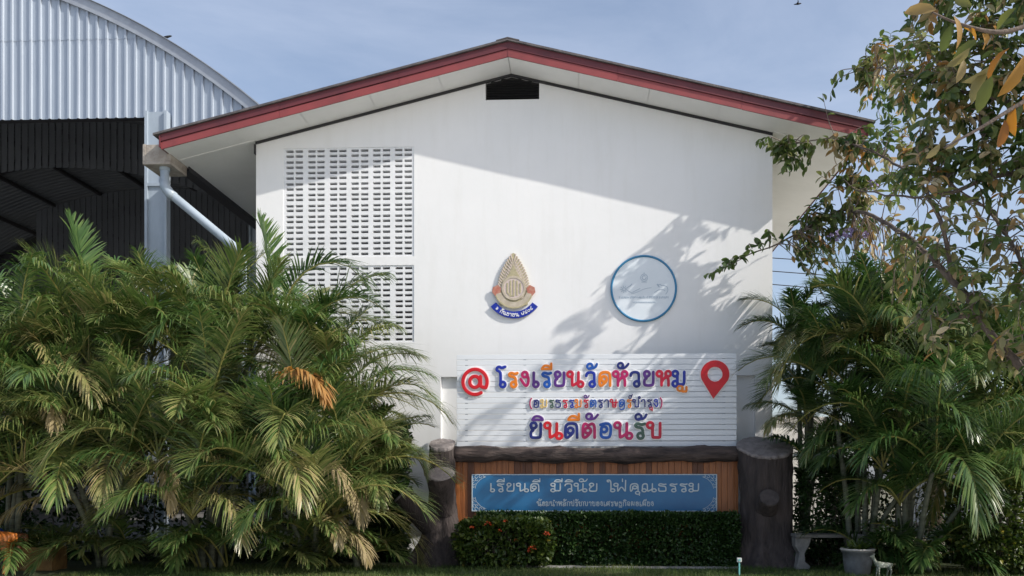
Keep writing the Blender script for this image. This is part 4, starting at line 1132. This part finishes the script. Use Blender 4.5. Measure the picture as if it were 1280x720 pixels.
def woody(parent, x0, x1, y, h, n, seed):
    rd = random.Random(seed)
    for k in range(min(n, 14)):
        m = MB(); x = rd.uniform(x0, x1); yy = y + rd.uniform(-.12, .12)
        m.tube([(x, yy, 0), (x + rd.uniform(-.05, .05), yy, h * .5), (x + rd.uniform(-.15, .15), yy + rd.uniform(-.1, .1), h)], [.012, .009, .004], 5)
        m.build('stem', 'twig', parent)
hx0, hx1 = WX(598, 14.3), WX(921, 14.3)
hedge = thing('clipped_hedge', 'dark clipped hedge below the blue board', 'hedge', ((hx0 + hx1) / 2, 14.35, 0))
leafy_box('foliage', hedge, 'hedge_leaf', hx0, hx1, 14.12, 14.62, .03, W(760, 643, 14.15).z, 24000, .058, 5)
leafy_box('inner_foliage', hedge, 'hedge_leaf', hx0 + .08, hx1 - .08, 14.22, 14.52, .03, W(760, 643, 14.15).z - .08, 9000, .11, 6)
woody(hedge, hx0, hx1, 14.4, .6, 40, 5)
bx0, bx1 = WX(567, 13.9), WX(692, 13.9)
bush = thing('flowering_bush', 'rounded green bush with orange red flower heads at the left end of the hedge', 'bush', ((bx0 + bx1) / 2, 13.95, 0))
leafy_box('foliage', bush, 'bush_leaf', bx0, bx1, 13.65, 14.25, .05, W(630, 648, 13.8).z, 5200, .085, 8, rounded=.55, tint=(.38, .2))
woody(bush, bx0 + .3, bx1 - .3, 13.95, .6, 40, 8)
rd = random.Random(4)
for (px, py, s) in ((610, 656, 1.1), (624, 664, .7), (683, 668, 1.0), (666, 686, 1.3), (662, 690, .8), (590, 660, .7), (645, 676, .6), (632, 652, .7)):
    c = W(px, py, 13.66); fp = []; fd = []
    for k in range(26):
        v = Vector((rd.gauss(0, 1), rd.gauss(0, 1), rd.gauss(0, 1))).normalized(); v.z = abs(v.z) * .8
        fp.append(tuple(c + v * .028 * s)); fd.append(tuple(v))
    leaf_mesh('flower_head', fp, fd,   .036 * s, .028 * s, np.full(26, .5), 'flower_red', bush)
sx0, sx1 = WX(1192, 13.2), WX(1330, 13.2)
shrub = thing('garden_shrub', 'yellow green shrub in the lower right corner in front of the palms', 'shrub', ((sx0 + sx1) / 2, 13.3, 0))
leafy_box('foliage', shrub, 'bush_leaf', sx0, sx1, 12.9, 13.8, .03, W(1250, 592, 13.2).z, 7000, .085, 12, rounded=.6, tint=(.45, .22))
woody(shrub, sx0 + .3, sx1 - .3, 13.3, 1.0, 40, 12)
s2 = thing('dark_shrub', 'dark round shrub behind the pale garden bench', 'shrub', (WX(1033, 14.65), 14.65, 0))
leafy_box('foliage', s2, 'hedge_leaf', WX(996, 14.6), WX(1070, 14.6), 14.35, 14.95, .03, 1.75, 5200, .08, 15, rounded=.5, tint=(.25, .2))
woody(s2, WX(1015, 14.6), WX(1050, 14.6), 14.65, 1.2, 8, 15)

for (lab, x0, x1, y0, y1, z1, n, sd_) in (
        ('tall dark hedge added to darken the gaps behind the left palm row', WX(-30, 15.0), WX(505, 15.0), 14.8, 15.4, 2.35, 22000, 51),
        ('tall dark hedge added to darken the gaps behind the right palms', WX(1030, 15.4), WX(1330, 15.4), 15.1, 15.8, 2.3, 15000, 52)):
    h_ = thing('added_shade_hedge', lab, 'hedge', ((x0 + x1) / 2, (y0 + y1) / 2, 0))  # hedges added so the gaps between the palms look dark
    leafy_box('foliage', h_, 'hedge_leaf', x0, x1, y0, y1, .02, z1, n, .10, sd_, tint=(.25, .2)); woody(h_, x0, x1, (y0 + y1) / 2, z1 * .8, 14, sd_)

# kerb stones, grass
m = MB()
q = [W(640, 700, 14.02), W(700, 703, 14.02), W(800, 706, 13.98), W(870, 707, 13.96), W(925, 706, 14.0)]
pts = [(p.x, p.y, -.012) for p in smooth_path(q, 6)]
m.tube(pts, .05, 8, jit=.25); tag(m.build('kerb', 'kerb_concrete', smooth=True), kind='structure')
rng = np.random.default_rng(9)
n = 42000
gx = rng.uniform(-7.6, 7.2, n); gy = 12.0 + 2.2 * rng.uniform(0, 1, n) ** 1.2
hgt = rng.uniform(.025, .065, n) * (1 + .5 * np.sin(gx * 3.1) * np.sin(gy * 4.7))
an = rng.uniform(0, 6.28, n); w = .004
V = np.zeros((n, 4, 3)); lean = rng.normal(0, .018, (n, 2))
V[:, 0] = np.c_[gx - w * np.cos(an), gy - w * np.sin(an), np.zeros(n)]; V[:, 1] = np.c_[gx + w * np.cos(an), gy + w * np.sin(an), np.zeros(n)]
tip = np.c_[gx + lean[:, 0], gy + lean[:, 1], hgt]; V[:, 2] = tip + np.c_[w * .2 * np.cos(an), w * .2 * np.sin(an), np.zeros(n)]; V[:, 3] = tip - np.c_[w * .2 * np.cos(an), w * .2 * np.sin(an), np.zeros(n)]
F = np.arange(n * 4).reshape(n, 4)
T = np.repeat(np.clip(.45 + .25 * np.sin(gx * 1.3 + 2 * np.sin(gy * 2)) + rng.normal(0, .2, n), 0, 1), 4)
tag(npmesh('grass', V.reshape(-1, 3), F, T, 'grass_blade'), kind='stuff')

# ------------------------------------------------------------------ small things
def skin(name, pts, edges, radii, m, parent=None, levels=2):
    me = bpy.data.meshes.new(name); me.from_pydata([tuple(p) for p in pts], edges, []); ob = bpy.data.objects.new(name, me); COL.objects.link(ob)
    md = ob.modifiers.new('skin', 'SKIN'); md.use_smooth_shade = True
    for k, r in enumerate(radii): me.skin_vertices[0].data[k].radius = (r, r)
    me.skin_vertices[0].data[0].use_root = True
    sd = ob.modifiers.new('sub', 'SUBSURF'); sd.levels = levels; sd.render_levels = levels
    dg = bpy.context.evaluated_depsgraph_get(); me2 = bpy.data.meshes.new_from_object(ob.evaluated_get(dg)); me2.name = name
    bpy.data.objects.remove(ob); me2.materials.clear(); me2.materials.append(MATS[m])
    o = bpy.data.objects.new(name, me2); COL.objects.link(o)
    if parent is not None: o.parent = parent; me2.transform(Matrix.Translation(-root_loc(parent)))
    return o
def deer(name, label, base, s, face, m, band=None, dots=False, legk=1.0):
    """standing deer statue; base = point under the rump, face = +1 / -1 along x"""
    root = thing(name, label, 'statue', base)
    f = face * s
    def P(x, y, z): return Vector((base.x + x * f, base.y + y * s, base.z + z * s))
    pts = [P(0, 0, .64), P(.25, 0, .62), P(.52, 0, .63), P(.66, 0, .74), P(.74, 0, .92), P(.80, 0, 1.04), P(.94, 0, 1.0),
           P(-.10, 0, .64),
           P(.02, -.09, .52), P(-.05, -.10, .33), P(-.01, -.10, .14), P(.01, -.10, .0),
           P(.02, .09, .52), P(.05, .10, .33), P(.09, .10, .14), P(.11, .10, .0),
           P(.53, -.08, .50), P(.53, -.09, .30), P(.52, -.09, .14), P(.53, -.09, .0),
           P(.53, .08, .50), P(.57, .09, .30), P(.58, .09, .14), P(.60, .09, .0),
           P(.76, -.05, 1.10), P(.72, -.11, 1.17), P(.76, .05, 1.10), P(.72, .11, 1.17), P(-.16, 0, .56)]
    edges = [(0, 1), (1, 2), (2, 3), (3, 4), (4, 5), (5, 6), (0, 7), (0, 8), (8, 9), (9, 10), (10, 11), (0, 12), (12, 13), (13, 14), (14, 15), (2, 16), (16, 17), (17, 18), (18, 19),
             (2, 20), (20, 21), (21, 22), (22, 23), (5, 24), (24, 25), (5, 26), (26, 27), (7, 28)]
    rad = [.15, .145, .15, .095, .07, .075, .035, .09, .085, .045, .032, .035, .085, .045, .032, .035, .07, .042, .03, .034, .07, .042, .03, .034, .025, .012, .025, .012, .02]
    skin('body', pts, edges, [r * s for r in rad], m, root)
    if band:
        mm = MB()
        for a in range(24):
            a0, a1 = R(a * 15), R(a * 15 + 15); r_ = .168 * s
            x0, x1 = base.x + .16 * f, base.x + .28 * f
            for (p, q_) in (((a0), (a1)),):
                mm.face((x0, base.y + r_ * math.cos(p), base.z + .63 * s + r_ * math.sin(p)), (x1, base.y + r_ * math.cos(p), base.z + .625 * s + r_ * math.sin(p)),
                        (x1, base.y + r_ * math.cos(q_), base.z + .625 * s + r_ * math.sin(q_)), (x0, base.y + r_ * math.cos(q_), base.z + .63 * s + r_ * math.sin(q_)))
        mm.build('harness', band, root)
    return root
b = W(10, 718, 12.7); b.z = 0
deer('deer_statue', 'orange painted deer statue with a blue band at the left photo edge', b, .86, -1, 'statue_orange', 'statue_blue')
b = W(25, 714, 13.2); b.z = 0
deer('deer_statue', 'dark brown deer statue behind the orange one', b, .80, -1, 'statue_brown')
b = W(1112, 712, 12.75); b.z = 0
deer('fawn_statue', 'small white spotted fawn statue near the grey pot', b, .30, -1, 'statue_spotted')
# tan planter
pl = thing('tan_planter', 'low tan cement planter behind the deer statues', 'planter', W(48, 703, 13.35) * 1.0)
m = MB(); x0, x1 = WX(27, 13.3), WX(70, 13.3)
m.box(x0, x1, 13.2, 13.25, 0, .36); m.box(x0, x1, 13.55, 13.6, 0, .358); m.box(x0, x0 + .05, 13.25, 13.55, 0, .356); m.box(x1 - .05, x1, 13.25, 13.55, 0, .356); m.box(x0 + .05, x1 - .05, 13.25, 13.55, 0, .3)
m.build('trough', 'tan_concrete', pl, bevel=.01)
rd = random.Random(1); P_ = [(rd.uniform(x0 + .05, x1 - .05), rd.uniform(13.27, 13.53), .3) for _ in range(70)]
leaf_mesh('foliage', P_, [(rd.gauss(0, .5), rd.gauss(0, .5), 1) for _ in P_], .35, .035, np.array([rd.uniform(.1, .6) for _ in P_]), 'bush_leaf', pl, droop=.3)
# grey pot with a small plant
pc = W(1072, 712, 13.2); pc.z = 0
pot = thing('grey_pot', 'round grey cement pot with a pale rim left of the fawn statue', 'pot', pc)
m = MB(); n = 28; prof = [(0, .17), (.02, .18), (.2, .205), (.33, .215), (.335, .235), (.38, .24), (.385, .22), (.34, .20), (.33, .02)]
for z, r_ in prof:
    for q in range(n): m.v.append((pc.x + r_ * math.cos(2 * math.pi * q / n), pc.y + r_ * math.sin(2 * math.pi * q / n), z))
for k in range(len(prof) - 1):
    for q in range(n): m.f.append((k * n + q, k * n + (q + 1) % n, (k + 1) * n + (q + 1) % n, (k + 1) * n + q))
m.build('bowl', 'pot_grey', pot, smooth=True)
m = MB(); m.tube([(pc.x + .235 * math.cos(R(a)), pc.y + .235 * math.sin(R(a)), .375) for a in range(0, 361, 12)], .018, 6, cap=False); m.build('rim', 'pale_concrete', pot, smooth=True)
P_ = [(pc.x + rd.uniform(-.1, .1), pc.y + rd.uniform(-.1, .1), .33) for _ in range(40)]
leaf_mesh('foliage', P_, [(rd.gauss(0, .6), rd.gauss(0, .6), 1) for _ in P_], .22, .05, np.array([rd.uniform(.1, .6) for _ in P_]), 'bush_leaf', pot)
# bench
bc = W(1008, 690, 14.0); bc.z = 0
bench = thing('garden_bench', 'pale cement bench with curved legs right of the dark stump', 'bench', bc)
m = MB(); m.box(bc.x - .20, bc.x + .85, 13.85, 14.2, .50, .555); m.build('seat', 'kerb_concrete', bench, bevel=.012)
for X, s_ in ((bc.x - .10, 1), (bc.x + .75, -1)):
    m = MB(); prof = [(-.09, .0), (.12, 0), (.14, .05), (.06, .12), (.05, .25), (.12, .38), (.16, .496), (-.10, .496), (-.09, .36), (-.03, .25), (-.06, .1)]
    m.prism([(X + s_ * a, b) for a, b in prof][::s_], 13.9, 14.15); m.build('leg', 'kerb_concrete', bench, bevel=.01)
# garden stake with a small square head
sp = W(924, 718, 12.95); sp.z = 0
stake = thing('garden_stake', 'mint green post with a small square pale head in the lawn', 'garden light', sp)
m = MB(); m.tube([(sp.x, sp.y, 0), (sp.x, sp.y, .20)], .013, 8); m.build('post', 'stake_mint', stake)
m = MB(); m.box(sp.x - .035, sp.x + .035, sp.y - .02, sp.y + .02, .20, .265); hd = m.build('head', 'stake_head', stake, bevel=.008)
m = MB(); m.tube([(sp.x, sp.y - .024, .233), (sp.x, sp.y - .020, .233)], .017, 10); m.build('lens', 'stake_mint', hd)

# birds: one on the wing, one perched on the arch
def bird(label, c, s, wings):
    root = thing('bird', label, 'bird', c)
    def P(x, y, z): return Vector((c.x + x * s, c.y + y * s, c.z + z * s))
    pts = [P(0, 0, 0), P(.28, 0, .03), P(.45, 0, .08), P(.60, 0, .06), P(-.3, 0, -.02), P(-.6, 0, -.05)]; ed = [(0, 1), (1, 2), (2, 3), (0, 4), (4, 5)]; rd_ = [.15, .13, .10, .02, .09, .04]
    if wings:
        k = len(pts); pts += [P(.0, -.4, .25), P(-.25, -.9, .30), P(.0, .4, .25), P(-.25, .9, .30)]; ed += [(0, k), (k, k + 1), (0, k + 2), (k + 2, k + 3)]; rd_ += [.07, .015, .07, .015]
    else:
        k = len(pts); pts += [P(0, -.05, -.2), P(0, .05, -.2)]; ed += [(0, k), (0, k + 1)]; rd_ += [.03, .03]
    skin('body', pts, ed, [r * s for r in rd_], 'bird', root, 1)
bird('small dark bird flying above the roof', W(997, 5, 30), .22, True)
pb_ = W(209, 46, DH - .06); pb_.z = zarch(pb_.x) + .04
bird('tiny dark bird perched on the arched hall edge', pb_, .16, False)

# background at the right: white garden wall, low house, far trees, cables between two poles
gw = thing('garden_wall', 'low white wall seen through the palms right of the building', 'wall', (6.4, 18.2, 0))
GX = WX(1046, 18.2)
m = MB(); m.box(XR + .15, GX, 18.1, 18.3, 0, 2.55); m.build('panel', 'house_wall', gw)
m = MB(); m.box(XR + .12, GX + .05, 18.05, 18.35, 2.553, 2.68); m.build('coping', 'pale_concrete', gw, bevel=.01)
hs = thing('low_house', 'low grey roofed house far behind the palms at the right edge', 'house', (15.5, 27, 0))
m = MB(); m.box(11, 20, 24.6, 30, 0, 2.2); m.build('wall', 'house_wall', hs)
m = MB(); m.prism([(10.4, 2.2), (20.6, 2.2), (20.6, 2.26), (10.4, 2.26)], 24.0, 30.6)
m.face((10.4, 24, 2.27), (20.6, 24, 2.27), (18, 27.3, 3.9), (13, 27.3, 3.9)); m.face((20.6, 30.6, 2.27), (10.4, 30.6, 2.27), (13, 27.3, 3.9), (18, 27.3, 3.9))
m.face((10.4, 30.6, 2.27), (10.4, 24, 2.27), (13, 27.3, 3.9)); m.face((20.6, 24, 2.27), (20.6, 30.6, 2.27), (18, 27.3, 3.9)); m.build('roof', 'house_roof', hs)
def far_tree(label, x, y, h, r, seed):
    rd = random.Random(seed); rg = np.random.default_rng(seed)
    t = thing('garden_tree', label, 'tree', (x, y, 0), 'trees behind the garden wall'); m = MB(); m.tube([(x, y, 0), (x + .1, y, h * .4), (x, y, h * .75)], [.18, .13, .05], 8, jit=.1)
    cl = []
    for k in range(9):
        a = rd.uniform(0, 6.28); rr = r * rd.uniform(.3, .75); c = Vector((x + rr * math.cos(a), y + rr * math.sin(a), h * rd.uniform(.45, .92))); cl.append(c)
        m.tube([(x, y, h * .35), c.lerp(Vector((x, y, h * .5)), .4), c], [.07, .04, .015], 6)
    m.build('trunk', 'tree_bark', t, smooth=True)
    n = 1700; ci = rg.integers(0, 9, n); v = unit(rg.normal(0, 1, (n, 3))) * (rg.uniform(.3, 1, (n, 1)) ** .5) * r * .45 * np.array([1, 1, .75]); P = np.array([list(cl[i]) for i in ci]) + v
    leaf_mesh('crown', P, v + rg.normal(0, .3, (n, 3)), rg.uniform(.16, .3, n), rg.uniform(.09, .14, n), .3 + rg.normal(0, .18, n), 'tree_leaf', t, rg=rg)
far_tree('round dark tree behind the garden wall near the building corner', 8.6, 22, 5.6, 2.0, 41)
far_tree('taller loose tree behind the garden wall beside the low house', 11.6, 23, 6.8, 2.4, 42)
far_tree('bushy tree in front of the low house at the far right', 14.9, 21.8, 6.0, 2.2, 43)
for i, (X, lab) in enumerate(((4.9, None), (30, None))): pass
pole = thing('utility_pole', 'concrete utility pole carrying the cables far right', 'pole', (27, 26, 0))
m = MB(); m.tube([(27, 26, 0), (27, 26, 9)], [.16, .11], 10); m.build('post', 'pale_concrete', pole); m = MB(); m.box(26.3, 27.7, 25.95, 26.05, 8.3, 8.42); m.build('crossarm', 'pale_concrete', pole)
for i, (py, lab) in enumerate(((306, 'uppermost thin black cable behind the leafy tree'), (322, 'middle thin black cable behind the leafy tree'), (338, 'lowest thin black cable behind the leafy tree'))):
    a = Vector((XR + .02, 22.5, W(970, py, 22.5).z - .2)); e = Vector((27, 26, 8.35 - .55 * i)); m = MB()
    m.tube([a.lerp(e, t) + Vector((0, 0, -1.1 * 4 * t * (1 - t) * .6)) for t in [k / 16 for k in range(17)]], .012, 5); tag(m.build('overhead_cable', 'cable'), lab, 'cable', 'overhead cables')
